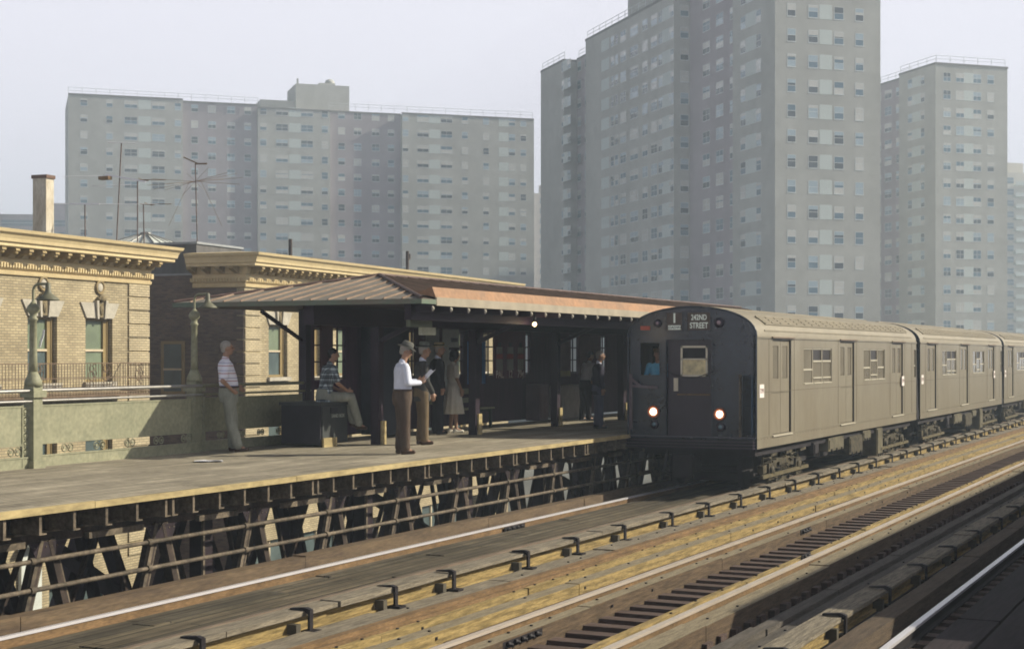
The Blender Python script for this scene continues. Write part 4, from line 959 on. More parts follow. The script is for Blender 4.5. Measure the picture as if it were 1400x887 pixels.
# ================================================================== BROWNSTONES
bdir = c2w(.358, .934); BANG = math.atan2(bdir.y, bdir.x)
B1 = c2w(-10.47, 45); B2 = c2w(-8.56, 49.98)
def house(org, name, x0, x1, label, left_side, right_side, winx, wz=(.86, 2.62), topz=4.68, ret=(0, 0), depth=11, quoins=()):
    t = empty(name, (org.x, org.y, GZ), BANG, label, 'apartment house', 'buff brick houses behind the platform')
    dz = -GZ
    O = lambda z: z+dz
    floors = [(.86, 2.62), (-2.45, -.62), (-5.2, -3.9)]
    holes = []
    for (a, b) in winx:
        holes.append((a, b, O(wz[0]), O(wz[1]))); holes.append((a, b, O(-2.45), O(-.62)))
    # shop openings
    x = x0+.6
    while x < x1-3:
        holes.append((x, x+2.6, O(GZ+.5), O(-4.5))); x += 3.3
    mb = MB(); mb.wall((0,0,0), (1,0,0), (0,1,0), x0, x1, 0, O(topz-.9), holes, .28, M_brickY); fr = mb.build('front_wall', M_brickY, t, True)
    mb = MB(); mb.box(x0, x0+.3, .282, depth, 0, O(4.18), M_brickD); mb.box(x1-.3, x1, .282, depth, 0, O(4.18), M_brickD); mb.box(x0+.3, x1-.3, depth-.3, depth, 0, O(4.18), M_brickD); mb.build('side_wall', M_brickD, t, True)  # darker brick paints the shade of the side faces
    mb = MB(); mb.box(x0-.02, x0+.34, .9, depth, O(4.18), O(4.24)); mb.box(x1-.34, x1+.02, .9, depth, O(4.18), O(4.24)); mb.build('coping', mat('grey_coping', (.30,.32,.33), .7, .2, 3), t, True)
    mb = MB(); mb.box(x0+.3, x1-.3, .3, depth-.3, O(3.9), O(4.0)); mb.build('roof', M_tar, t, True)
    mb = MB(); mb.box(x0+.3, x1-.3, 3.0, 3.1, 0, O(3.9)); mb.build('inner_wall', M_tar, t, True)
    # windows
    for (a, b) in winx:
        for (z0, z1, main) in ((O(wz[0]), O(wz[1]), True), (O(-2.45), O(-.62), False)):
            zm = z0+(z1-z0)*.49
            mb = MB(); f = M_sash
            mb.box(a, a+.10, .12, .2, z0, z1, f); mb.box(b-.10, b, .12, .2, z0, z1, f); mb.box(a+.1, b-.1, .12, .2, z1-.09, z1, f); mb.box(a+.1, b-.1, .12, .2, z0, z0+.08, f)
            mb.box(b-.24, b-.10, .14, .22, z0+.08, z1-.09, f)
            mb.box(a+.1, b-.24, .135, .19, zm-.03, zm+.03, M_sashw); mb.box(a+.13, a+.16, .15, .19, z0+.08, z1-.09, f)
            w = mb.build('window', None, t, True)
            mb = MB(); mb.box(a+.1, b-.22, .195, .20, zm, z1-.09, M_shade if main else M_glassd); mb.box(a+.1, b-.22, .185, .19, z0+.08, zm, M_glassd if random.random() < .4 else M_shade); mb.build('pane', None, w, True)
            mb = MB(); mb.box(a-.1, b+.1, -.1, .12, z0-.12, z0-.0); mb.build('sill', M_stone, w, True)
            if not main: continue
            # flared lintel with scrolled keystone, medallion above
            zt = z1+.40; cxx = (a+b)/2
            mb = MB()
            mb.add([(a-.0, -.045, z1-.02), (cxx-.22, -.045, z1-.02), (cxx-.28, -.045, zt), (a-.26, -.045, zt)] + [(a-.0, .0, z1-.02), (cxx-.22, .0, z1-.02), (cxx-.28, .0, zt), (a-.26, .0, zt)], [(0,1,2,3), (0,4,5,1), (1,5,6,2), (2,6,7,3), (3,7,4,0)])
            mb.build('lintel', M_stone, w, True); mb = MB()
            mb.add([(b+.0, -.045, z1-.02), (cxx+.22, -.045, z1-.02), (cxx+.28, -.045, zt), (b+.26, -.045, zt)] + [(b+.0, .0, z1-.02), (cxx+.22, .0, z1-.02), (cxx+.28, .0, zt), (b+.26, .0, zt)], [(3,2,1,0), (1,5,4,0), (2,6,5,1), (3,7,6,2), (0,4,7,3)])
            mb.build('lintel', M_stone, w, True)
            mb = MB()
            for (l0, l1) in ((-.19, -.12), (.12, .19)): mb.add([(cxx+l0, -.10, z1-.04), (cxx+l1, -.10, z1-.04), (cxx+l1*1.35, -.12, zt+.06), (cxx+l0*1.35, -.12, zt+.06), (cxx+l0, 0, z1-.04), (cxx+l1, 0, z1-.04), (cxx+l1*1.35, 0, zt+.06), (cxx+l0*1.35, 0, zt+.06)], [(0,1,2,3), (0,4,5,1), (1,5,6,2), (2,6,7,3), (3,7,4,0)], M_stone)
            kb = mat('keystone_carving', (.20, .16, .09), .8, .5, 20, bump=.6)
            mb.box(cxx-.115, cxx+.115, -.07, -.001, z1, zt+.03, kb); mb.sphere((cxx, -.07, z1+.2), (.09, .05, .14), kb, 10, 7); mb.sphere((cxx, -.09, zt+.12), (.15, .09, .10), kb, 12, 8)
            mb.sphere((cxx-.12, -.09, zt+.10), (.06, .06, .06), kb, 8, 6); mb.sphere((cxx+.12, -.09, zt+.10), (.06, .06, .06), kb, 8, 6)
            mb.build('keystone', None, w, True)
            zc = z1+.82
            mb = MB(); mb.lathe((cxx, -.001, zc), [(.20, 0), (.20, -.05), (.16, -.07), (.14, -.04), (.13, -.03)], 22, mat('medallion_rim', (.30, .23, .12), .8, .3, 6), 'y'); mb.lathe((cxx, -.03, zc), [(.13, 0), (.1, -.02), (.02, -.03)], 18, M_stone, 'y'); mb.build('medallion', None, w, True)
    # shop fronts: dark glass
    for h in holes:
        if h[2] < O(-6):
            mb = MB(); mb.box(h[0], h[1], .2, .24, h[2], h[3], M_glassd); mb.box(h[0]+1.2, h[0]+1.3, .14, .2, h[2], h[3], M_sashw); mb.build('shop_window', None, t, True)
    # pale curtain-like awnings
    # quoins
    for (a, b) in quoins:
        z = O(3.60); 
        while z > O(-4):
            mb = MB(); mb.box(a, b, -.045, -.001, z-.335, z, M_brickYq); mb.build('quoin', M_brickYq, t, True); z -= .385
    if left_side:
        z = O(3.60)
        while z > O(-1): mb = MB(); mb.box(x0-.045, x0-.001, 0, .95, z-.335, z, M_brickD); mb.build('quoin', M_brickD, t, True); z -= .385  # dark quoins: side-face shade put into the brick colour
    # cornice: profile (outward, z)
    tz = topz
    prof = [(0, tz-1.08), (.07, tz-1.06), (.09, tz-.98), (.05, tz-.97), (.05, tz-.92), (.13, tz-.90), (.13, tz-.76), (.07, tz-.75), (.07, tz-.66), (.14, tz-.64), (.20, tz-.42), (.62, tz-.42), (.64, tz-.40), (.64, tz-.34), (.70, tz-.30), (.72, tz-.22), (.76, tz-.14), (.84, tz-.08), (.87, tz-.0), (0, tz+.06)]
    e0, e1 = ret
    mb = MB(); n_ = len(prof)
    rr = 1.9
    rows = []
    L_ = [((x0-(p_[0]*e0 if e0 else 0)), -p_[0], O(p_[1])) for p_ in prof]; R_ = [((x1+(p_[0]*e1 if e1 else 0)), -p_[0], O(p_[1])) for p_ in prof]
    cols_ = []
    if e0: cols_.append([((x0-p_[0]*e0), rr, O(p_[1])) for p_ in prof])
    cols_.append(L_); cols_.append(R_)
    if e1: cols_.append([((x1+p_[0]*e1), rr, O(p_[1])) for p_ in prof])
    vs = [q_ for c_ in cols_ for q_ in c_]; fs = []
    for ci in range(len(cols_)-1):
        for i in range(n_-1): fs.append((ci*n_+i, (ci+1)*n_+i, (ci+1)*n_+i+1, ci*n_+i+1))
    mb.add(vs, fs, M_cream)
    for ci in (0, len(cols_)-1): mb.add(cols_[ci] + [((cols_[ci][0][0]), cols_[ci][0][1]+(.0), O(tz+.06))], [tuple(range(n_+1))], M_cream)
    mb.box(x0+.02, x1-.02, .0, .32, O(tz-.98), O(tz+.055), M_cream)
    co = mb.build('cornice', None, t, True)
    # brackets, dentils
    x = x0+.12; k = 0
    br_ = mat('bracket_paint', (.33, .25, .12), .7, .3, 5)
    while x < x1:
        mb = MB(); mb.prism([(-.14, O(tz-.64)), (-.14, O(tz-.43)), (-.58, O(tz-.43)), (-.60, O(tz-.50)), (-.50, O(tz-.57)), (-.30, O(tz-.58)), (-.2, O(tz-.65))], x, x+.16, br_, 'yz')
        mb.sphere((x+.08, -.50, O(tz-.54)), (.085, .07, .06), br_, 8, 6); mb.build('bracket', None, co, True); x += .52; k += 1
    mb = MB(); x = x0+.05
    while x < x1-.1: mb.box(x, x+.055, -.17, -.13, O(tz-.885), O(tz-.775), M_cream); x += .11
    if e0:
        y_ = .1
        while y_ < rr: mb.box(x0-.17, x0-.13, y_, y_+.055, O(tz-.885), O(tz-.775), M_cream); y_ += .11
    mb.box(x0+.05, x1-.05, -.135, -.131, O(tz-.88), O(tz-.78), M_cream)
    if e0: mb.box(x0-.135, x0+.06, -.131, rr, O(tz-.90), O(tz-.885), M_cream)
    mb.build('dentil_band', M_cream, co, True)
    if e0:
        y_ = .12
        while y_ < rr:
            mb = MB(); mb.prism([(x0-.14, O(tz-.64)), (x0-.14, O(tz-.43)), (x0-.50, O(tz-.43)), (x0-.50, O(tz-.50)), (x0-.3, O(tz-.58))], y_, y_+.16, br_, 'xz'); mb.build('bracket', None, co, True); y_ += .52
    return t
h1 = house(B1, 'brick_house', -15, 0, 'buff brick house at left with two lit windows, iron fire balcony and cream cornice', False, True,
           [(-14.7, -13.5), (-12.45, -11.25), (-10.2, -9.0), (-7.8, -6.6), (-5.37, -4.17), (-2.95, -1.73)], ret=(0, .62), quoins=((-1.0, -.0),))
h2 = house(B2, 'brick_house', 0, 23.4, 'buff brick house behind the shelter with dark left side wall and cream cornice', True, False,
           [(1.55, 2.8), (4.0, 5.2), (6.4, 7.6), (9.4, 10.6), (11.8, 13.0), (14.2, 15.4), (17.2, 18.4), (19.6, 20.8)], ret=(.66, 0), topz=4.84, quoins=((0.0, 1.0),))
# side-wall window of second house (in the dark wall)
mb = MB(); D = -GZ
mb.box(-.04, -.005, 2.2, 3.1, D+.3, D+2.05, M_sash); mb.box(-.05, -.041, 2.32, 2.98, D+.42, D+1.95, M_glassd); mb.box(-.06, -.051, 2.3, 3.0, D+1.1, D+1.16, M_sashw); mb.build('side_window', None, h2, True)
# rooftop bits of second house
mb = MB(); mb.box(.35, 3.2, 2.0, 5.6, D+4.0, D+5.22); bh = mb.build('roof_bulkhead', mat('grey_tin_siding', (.13, .125, .12), .8, .25, 1.5, stretch=(3,3,.4)), h2, True)
mb = MB(); mb.box(.30, 3.25, 1.95, 5.65, D+5.22, D+5.29); mb.build('bulkhead_coping', mat('grey_coping', (.3,.32,.33)), bh, True)
mb = MB(); c_ = (-1.0, 4.9)
c0 = (1.3, 4.6); hw_ = .95
b4 = [(c0[0]-hw_, c0[1]-hw_, D+5.30), (c0[0]+hw_, c0[1]-hw_, D+5.30), (c0[0]+hw_, c0[1]+hw_, D+5.30), (c0[0]-hw_, c0[1]+hw_, D+5.30)]; ap = (c0[0], c0[1], D+5.72)
t4 = [(c0[0]+(a-c0[0])*.18, c0[1]+(b-c0[1])*.18, D+5.66) for a, b, z_ in b4]
mb.add(b4+t4, [(0,1,5,4), (1,2,6,5), (2,3,7,6), (3,0,4,7), (4,5,6,7), (3,2,1,0)], M_skyl)
for i in range(4):
    a, b = Vector(b4[i]), Vector(b4[(i+1) % 4]); c2, d2 = Vector(t4[i]), Vector(t4[(i+1) % 4])
    for k in range(5): mb.beam(a.lerp(b, k/4)+Vector((0,0,.01)), c2.lerp(d2, k/4)+Vector((0,0,.01)), .03, .03, M_pipe)
mb.sphere((c0[0], c0[1], D+5.70), (.2, .2, .06), M_pipe, 10, 6)
mb.build('skylight', None, bh, True)
for (px, x_, y_, z1_) in ((397, 5.2, 1.6, 5.75), (557, 14.0, 1.4, 5.9)):
    s_ = ((px-700)/F*(49.98+.358*y_)+8.56+.934*y_)/(.358-.934*(px-700)/F)
    mb = MB(); mb.tube([(s_, y_, D+4), (s_, y_, D+z1_)], .07, 8)
    if px == 557: mb.tube([(s_, y_, D+z1_-.35), (s_+.22, y_, D+z1_-.3), (s_+.22, y_, D+z1_-.1)], .05, 6)
    mb.build('vent_pipe', mat('sooty_pipe', (.07, .055, .05), .8, .3, 4), h2, True)
s_ = 7.3; mb = MB(); mb.box(s_, s_+.75, 1.5, 2.1, D+4, D+5.10); mb.box(s_-.05, s_+.8, 1.45, 2.15, D+5.10, D+5.16); mb.build('chimney', M_brickD, h2, True)
# chimney on first house
def s_at(px, y_, o): return ((px-700)/F*(o[1]+.358*y_)-o[0]+.934*y_)/(.358-.934*(px-700)/F)
s_ = s_at(61, 5.0, (-10.47, 45)); 
mb = MB(); mb.box(s_-.19, s_+.19, 4.8, 5.3, D+4.0, D+7.05, mat('stained_stucco', (.64, .60, .49), .85, .35, 2.4, stretch=(2, 2, .5), col2=(.42, .36, .26), fine=.2)); mb.box(s_-.215, s_+.215, 4.76, 5.34, D+7.05, D+7.16, mat('rust_cap', (.16, .10, .07), .8, .3, 3))
mb.box(s_-.45, s_+.9, 4.7, 5.6, D+4.0, D+5.1, M_brickD); mb.box(s_-.55, s_+1.0, 4.65, 5.7, D+5.1, D+5.22, M_brickD); mb.build('chimney', None, h1, True)
# fire balcony on the first house
fb = empty('fire_balcony', (0, 0, 0)); fb.parent = h1; MW[fb.name] = MW[h1.name].copy()
mb = MB(); mb.box(-14, -1.35, -.95, -.0, D+.50, D+.56); mb.build('balcony_floor', M_bronze, fb, True)
mb = MB()
for z_ in (.62, 1.0, 1.38): mb.beam((-14, -.95, D+z_), (-1.35, -.95, D+z_), .02, .025)
for z_ in (.62, 1.38): mb.beam((-1.35, -.95, D+z_), (-1.35, -.0, D+z_), .02, .025)
x = -14
while x < -1.3: mb.beam((x, -.95, D+.52), (x, -.95, D+1.38), .012, .012); x += .12
y_ = -.95
while y_ < 0: mb.beam((-1.35, y_, D+.52), (-1.35, y_, D+1.38), .012, .012); y_ += .12
x = -13.6
for x in (-8.8, -6.2, -4.0, -3.4, -1.9):
    for dz_, r_ in ((.82, .10), (1.05, .13), (1.24, .09)):
        mb.tube([(x+r_*math.cos(a*math.pi/5), -.95, D+dz_+r_*math.sin(a*math.pi/5)) for a in range(11)], .012, 4, smooth=False)
        mb.tube([(x+.14+r_*.7*math.cos(a*math.pi/5), -.95, D+dz_+.06+r_*.7*math.sin(a*math.pi/5)) for a in range(11)], .012, 4, smooth=False)
mb.build('balcony_railing', M_bronze, fb, True)
# blowing curtain in the first house window
mb = MB(); a = -5.37; pts = [(a+.78, .10, D+2.25), (a+.72, .08, D+2.10), (a+.62, .07, D+1.95), (a+.58, .08, D+1.80)]
for i in range(3):
    p0, p1 = Vector(pts[i]), Vector(pts[i+1]); mb.beam(p0, p1, .05+.02*i, .012)
mb.build('curtain', M_white, h1, True)
# white board standing in for a bright curtained shop window
for (px0, px1, z0_, z1_) in ((24, 52, -5.6, -3.2),):
    a, b = s_at(px0, 0, (-10.47, 45)), s_at(px1, 0, (-10.47, 45)); mb = MB(); mb.box(a, b, -.12, -.02, D+z0_, D+z1_); mb.box(a, b, -.5, -.12, D+z1_-.06, D+z1_); mb.build('white_window_board', M_skyl, h1, True)

# TV aerials
random.seed(11)
def aerial(px, ytop, ybase_px, Z, kind, label):
    X = (px-700)/F*Z; zt = 1.6+(485-ytop)*Z/F; zb_ = 4.0
    loc = c2w(X, Z, zb_); t = empty('tv_aerial', loc, 0, label, 'tv antenna', 'television aerials on the rooftops')
    rx = Vector((CT, ST, 0)); fy = Vector((-ST, CT, 0))
    lean = (ybase_px-px)/F*Z
    topp = Vector((loc.x, loc.y, zt)); base = loc + rx*lean
    mb = MB(); mb.tube([base, topp], .020, 6); mb.build('mast', mat('rusty_mast', (.15, .11, .10), .7, .4, 4), t)
    mm = mat('aerial_rod', (.26, .25, .26), .5, .3, 5, metal=.5)
    mb = MB()
    if kind == 'dipole':
        mb.beam(topp-rx*.0, topp+rx*.45, .05, .04, M_white); mb.beam(topp-rx*.45, topp, .05, .04, M_white)
        mb.tube([topp-rx*.9, topp+rx*2.2], .008, 4)
    elif kind == 'tall':
        mb.tube([topp-rx*.42+Vector((0,0,.03)), topp+rx*.45], .013, 5)
        p_ = topp+Vector((0,0,-1.12)); mb.beam(p_-rx*.5+Vector((0,0,.16)), p_+rx*.75-Vector((0,0,.06)), .035, .05, M_white)
        mb.tube([p_-rx*1.8+Vector((0,0,.1)), p_-rx*.5+Vector((0,0,.12))], .009, 4); mb.tube([p_+rx*.3-Vector((0,0,.15)), p_-rx*.9-Vector((0,0,.20))], .009, 4); mb.box(*[v_ for pr in zip(p_-rx*.6-Vector((.1,.05,0)), p_-rx*.4+Vector((.1,.05,.1))) for v_ in pr], M_rust)
    elif kind == 'star':
        for a in range(7):
            an = a*math.pi/7+.2; d_ = (rx*math.cos(an)*1.6 + fy*math.sin(an)*1.2 + Vector((0,0,.35*math.sin(an*2.3))))
            mb.tube([topp-Vector((0,0,.6))-d_, topp-Vector((0,0,.6))+d_], .006, 4)
        for a in (-1, 1): mb.tube([topp-Vector((0,0,.6))+rx*a*.2, topp+rx*a*.9+Vector((0,0,-2.1))], .007, 4)
        mb.beam(topp-rx*.4+Vector((0,0,.22)), topp+rx*.1, .03, .04); mb.beam(topp, topp+rx*.4, .04, .05, M_rust)
    else:
        mb.tube([topp, topp+rx*.9], .012, 4); mb.tube([topp-rx*.1, topp+rx*.35+Vector((0,0,-.02))], .02, 4, M_rust); mb.tube([topp+rx*.15-fy*.5, topp+rx*.15+fy*.5], .01, 4)
    mb.build('rods', mm, t)
aerial(166, 196, 157, 48, 'tall', 'tallest leaning tv aerial with a white crossbar, above the left cornice')
aerial(188, 246, 188, 49, 'plain', 'thin tv aerial right of the tall leaning one')
aerial(116, 279, 117, 47, 'dipole', 'short tv aerial with white crossbar near the left chimney')
aerial(196, 279, 198, 50, 'plain', 'shortest tv aerial, in front of the rooftop skylight')
aerial(267, 224, 271, 53, 'star', 'tv aerial of many crossing rods above the grey roof bulkhead')

# ================================================================== TOWER BLOCKS
def tower_brick(name, col): return mat(name, col, .95, .16, .13, fine=.07)
M_tw = tower_brick('grey_tower_brick', (.445, .45, .42)); M_twp = tower_brick('pinkish_tower_brick', (.375, .34, .365))
M_twpan = mat('pale_green_panel', (.56, .62, .60), .8, .05, .2)
M_twf = mat('tower_window_frame', (.62, .66, .66), .6, .05, 1)
M_tg = [mat('tower_glass_%s' % n_, c_, .25, .1, .5, spec=.6) for n_, c_ in (('blue', (.10, .17, .23)), ('dark', (.045, .06, .075)), ('pale', (.36, .46, .52)), ('cream', (.58, .58, .54)))]
def win_mesh(w, h, a, b, bl=0):
    mb = MB()    # local: x across, -y outward, centred; frame, two sashes
    t = .045; d = .014
    mb.box(-w/2, -w/2+t, -d, 0, -h/2, h/2, M_twf); mb.box(w/2-t, w/2, -d, 0, -h/2, h/2, M_twf); mb.box(-w/2+t, w/2-t, -d, 0, h/2-t, h/2, M_twf); mb.box(-w/2-.03, w/2+.03, -d-.012, 0, -h/2-.05, -h/2+t, M_twf)
    mb.box(-w/2+t, w/2-t, -d, -.0, -.025, .025, M_twf)
    if w > 1.25: mb.box(-.025, .025, -d+.002, -.0, -h/2+t, h/2-t, M_twf)
    mb.box(-w/2+t, w/2-t, -.008, -.001, .025, h/2-t, M_tg[a]); mb.box(-w/2+t, w/2-t, -.007, -.001, -h/2+t, -.025, M_tg[b])
    if bl: mb.box(-w/2+t, w/2-t, -.011, -.009, h/2-t-(h-.1)*bl, h/2-t, M_tg[3] if bl != .3 else M_tg[2])
    return mb
WM = {}
def windows_on(root, faces, rows, pitch, ztop, zb_w=1.25, zoff=0.0):
    """faces: (origin(x,y), u(x,y), n(x,y) outward, list of (u_center, width, kind, mult)) in root's local frame"""
    items = []
    inv = MW[root.name]
    for (o_, u_, n_, lst) in faces:
        for (uc, w, kind) in lst:
            for r_ in range(rows):
                z = ztop - pitch*r_
                if z < 1.5+zoff: continue
                P_ = Vector((o_[0]+u_[0]*uc, o_[1]+u_[1]*uc, z)); Wp = inv @ P_
                X = Wp.x*CT+Wp.y*ST; Z = -Wp.x*ST+Wp.y*CT
                px = 700+F*X/Z; py = 485-F*(Wp.z-1.6)/Z
                vis = (-10 < px < 1410 and -10 < py < 470)
                fore = abs((inv.to_3x3() @ Vector((n_[0], n_[1], 0))).normalized().dot(Vector((Wp.x, Wp.y, 0)).normalized()))
                items.append((-(w*(1.4 if kind == 'p' else 1.2)*fore/Z**2)*(1 if vis else .001), P_, w, kind, n_))
    items.sort(key=lambda q_: q_[0])
    cnt = {'w': 0, 'p': 0}; rest = {'w': MB(), 'p': MB()}
    for (_, P_, w, kind, n_) in items:
        ang = math.atan2(n_[0], -n_[1])*-1
        ang = math.atan2(n_[1], n_[0]) + math.pi/2
        h = zb_w
        if kind == 'w':
            a, b = random.choice(((2,0), (3,1), (0,0), (2,1), (0,1), (2,0), (0,3), (1,0), (2,2), (3,0), (1,1), (0,2), (3,3)))
            bl = random.choice((0, 0, 0, 0, .2, .3, .4, .55))
            key = (round(w, 2), a, b, h, bl)
            if key not in WM:
                mb = win_mesh(w, h, a, b, bl); WM[key] = (mb, mb.mesh('window'))
            if cnt['w'] < 98:
                o = bpy.data.objects.new('window', WM[key][1]); COL.objects.link(o); o.parent = root; o.location = P_; o.rotation_euler = (0,0,ang); cnt['w'] += 1
            else:
                src = WM[key][0]; M_ = Matrix.Translation(P_) @ Matrix.Rotation(ang, 4, 'Z'); R_ = rest['w']
                mp = [R_.mi(x_) for x_ in src.ms]; off = len(R_.v); R_.v += [tuple(M_ @ Vector(q_)) for q_ in src.v]
                R_.f += [tuple(i+off for i in f_) for f_ in src.f]; R_.m += [mp[k] for k in src.m]; R_.sm += src.sm
        else:
            key = ('p', round(w, 2))
            if key not in WM:
                mb = MB(); mb.box(-w/2, w/2, -.010, 0, -.75, .80, M_twpan); WM[key] = (mb, mb.mesh('balcony_panel'))
            if cnt['p'] < 98:
                o = bpy.data.objects.new('pale_panel', WM[key][1]); COL.objects.link(o); o.parent = root; o.location = P_; o.rotation_euler = (0,0,ang); cnt['p'] += 1
            else:
                src = WM[key][0]; M_ = Matrix.Translation(P_) @ Matrix.Rotation(ang, 4, 'Z'); R_ = rest['p']; off = len(R_.v)
                R_.mi(M_twpan); R_.v += [tuple(M_ @ Vector(q_)) for q_ in src.v]; R_.f += [tuple(i+off for i in f_) for f_ in src.f]; R_.m += [0]*len(src.m); R_.sm += src.sm
    if rest['w'].v: rest['w'].build('window_rows', None, root, True)['kind'] = 'stuff'
    if rest['p'].v: rest['p'].build('pale_panel_rows', M_twpan, root, True)['kind'] = 'stuff'
def roof_rail(mb, pts, h=1.1, step=2.2):
    for i in range(len(pts)-1):
        a, b = Vector(pts[i]), Vector(pts[i+1]); n_ = max(1, int((b-a).length/step))
        for z_ in (h, h*.55): mb.beam(a+Vector((0,0,z_)), b+Vector((0,0,z_)), .05, .05)
        for k in range(n_+1): q_ = a.lerp(b, k/n_); mb.beam(q_, q_+Vector((0,0,h)), .06, .06)
UANG_A = math.atan2(.303, .953)
def cam_ang(a): return a + TH     # angle in camera-space (X right, Z fwd) to world
# --- left slab
SO = c2w(-72.4, 255)
sl = empty('tower_block', (SO.x, SO.y, GZ), cam_ang(UANG_A), 'wide slab-shaped grey apartment tower at left with rooftop plant room', 'apartment tower', 'hazy apartment towers')
def su(px): r_ = (px-700)/F; return (r_*255+72.4)/(.953-.303*r_)
HT = 43.9-GZ
x1_, x2_, x3_, x4_, xe = su(250), su(353), su(452), su(550), su(730.5)
mb = MB()
mb.box(0, x1_, 0, 16, 0, HT+.1, M_tw); mb.box(x1_+.002, x2_, .9, 16, 0, HT-.1, M_twp); mb.box(x2_+.002, x3_, .35, 16, 0, HT-.6, M_tw); mb.box(x3_+.002, x4_, 1.2, 16, 0, HT-.5, M_twp); mb.box(x4_+.002, xe, .2, 16, 0, HT-.4, M_tw)
mb.build('wall', None, sl, True)
mb = MB()
for a, b, y_, z_ in ((0, x1_, 0, .1), (x1_, x2_, .9, -.1), (x2_, x3_, .35, -.6), (x3_, x4_, 1.2, -.5), (x4_, xe, .2, -.4)): mb.box(a, b, y_-.08, y_+.3, HT+z_+.003, HT+z_+.28)
mb.build('roof_coping', mat('dark_coping', (.17, .16, .16), .8, .1, 1), sl, True)
mb = MB(); roof_rail(mb, [(0, .5, HT+.3), (x2_, .5, HT+.1)]); roof_rail(mb, [(x3_, 1.5, HT), (xe, 1, HT)]); mb.build('roof_railing', M_twf, sl, True)
mb = MB(); a, b, c__ = su(362), su(410), su(484)
mb.box(a, b+1, 5, 12, HT-1, HT+1.7); mb.box(b, c__, 4, 13, HT-1, HT+4.6); mb.box(su(444), su(466), 5, 9, HT+4.6, HT+5.1); mb.sphere((su(460), 6, HT+5.3), (.9, .9, .7), None, 10, 6); mb.box(b+.2, b+.5, 4.2, 4.5, HT+4.6, HT+5.5)
mb.build('plant_room', M_tw, sl, True)
cols_s = [(114.7, 'w', 1.15), (149.7, 'w', 1.05), (178.9, 'w', 2.1), (197.8, 'p', 2.05), (216.7, 'w', 2.1), (243.2, 'w', 1.05), (266.9, 'w', 1.15), (290.7, 'w', 1.35), (316.8, 'w', 1.35), (339.7, 'w', 1.15), (360.4, 'w', 1.1), (386, 'w', 2.1), (403.6, 'p', 2.0), (420.3, 'w', 2.1), (444.7, 'w', 1.1),
          (468.9, 'w', 1.2), (490.9, 'w', 1.35), (515.7, 'w', 1.35), (536.7, 'w', 1.15), (554.8, 'w', 1.05), (578.6, 'w', 2.1), (594.7, 'p', 2.0), (611, 'w', 2.1), (636, 'w', 1.1), (665, 'w', 1.1), (689, 'p', 1.8), (700.5, 'w', 1.2), (716, 'w', 1.1)]
def ydep(u_):
    return 0 if u_ < x1_ else .9 if u_ < x2_ else .35 if u_ < x3_ else 1.2 if u_ < x4_ else .2
windows_on(sl, [((0, ydep(su(px))), (1,0), (0,-1), [(su(px), w, k)]) for px, k, w in cols_s], 17, 2.65, 42.9-GZ, 1.2, -GZ)

# --- cross-shaped towers
def tower(name, Xc, Zc, label, long_, zroof, front, side, row0, plant=None):
    O_ = c2w(Xc, Zc); U = math.atan2(.31, .95)
    t = empty(name, (O_.x, O_.y, GZ), cam_ang(U), label, 'apartment tower', 'hazy apartment towers')
    H = zroof-GZ
    segs = [(0, 10, 0, 0), (10, 26, 2.1, -.0), (26, 56, 0, 0), (56, 65, 2.1, -.9), (65, 75, 0, -1.1)]
    mb = MB()
    for (a, b, xo, dz_) in segs:
        if a >= long_: break
        pk = xo > 0
        mb.box(xo, 12.6, a+(.003 if a else 0), b, 0, H+dz_, M_twp if pk else M_tw)
    mb.build('wall', None, t, True)
    mb = MB()
    for (a, b, xo, dz_) in segs:
        if a >= long_: break
        mb.box(xo-.08, 12.7, a+(.003 if a else -.08), b, H+dz_+.002, H+dz_+.3)
    mb.build('roof_coping', mat('dark_coping', (.17,.16,.16)), t, True)
    mb = MB()
    for (a, b, xo, dz_) in segs:
        if a >= long_: break
        roof_rail(mb, [(xo+.3, b, H+dz_+.3), (xo+.3, a+.3, H+dz_+.3)] + ([(12.4, .3, H+.3)] if a == 0 else []))
    mb.build('roof_railing', M_twf, t, True)
    if plant:
        mb = MB(); mb.box(*plant, H, H+7); mb.build('plant_room', M_tw, t, True)
    ux, uz = .95/math.hypot(.95,.31), .31/math.hypot(.95,.31)
    def fu(px):   # along front
        r_ = (px-700)/F; return (r_*Zc-Xc)/(ux-uz*r_)
    def sv(px, xo):   # along side plane at local x = xo
        X0, Z0 = Xc+ux*xo, Zc+uz*xo; r_ = (px-700)/F
        return (r_*Z0-X0)/(-uz-ux*r_)
    faces = [((0,0), (1,0), (0,-1), [(fu(px), w, k) for px, k, w in front])]
    for px, k, w, xo in side:
        if xo == 'ret':
            r_ = (px-700)/F; X0, Z0 = Xc-uz*26, Zc+ux*26; uu = (r_*Z0-X0)/(ux-uz*r_); faces.append(((0,26), (1,0), (0,-1), [(uu, w, k)]))
            faces[-1] = ((0, 26), (1,0), (0,-1), [(max(.6, min(1.4, uu)), w, k)])
        else: faces.append(((xo, 0), (0,1), (-1,0), [(sv(px, xo), w, k)]))
    windows_on(t, faces, 17, 2.65, row0-GZ, 1.35, -GZ)
    return t
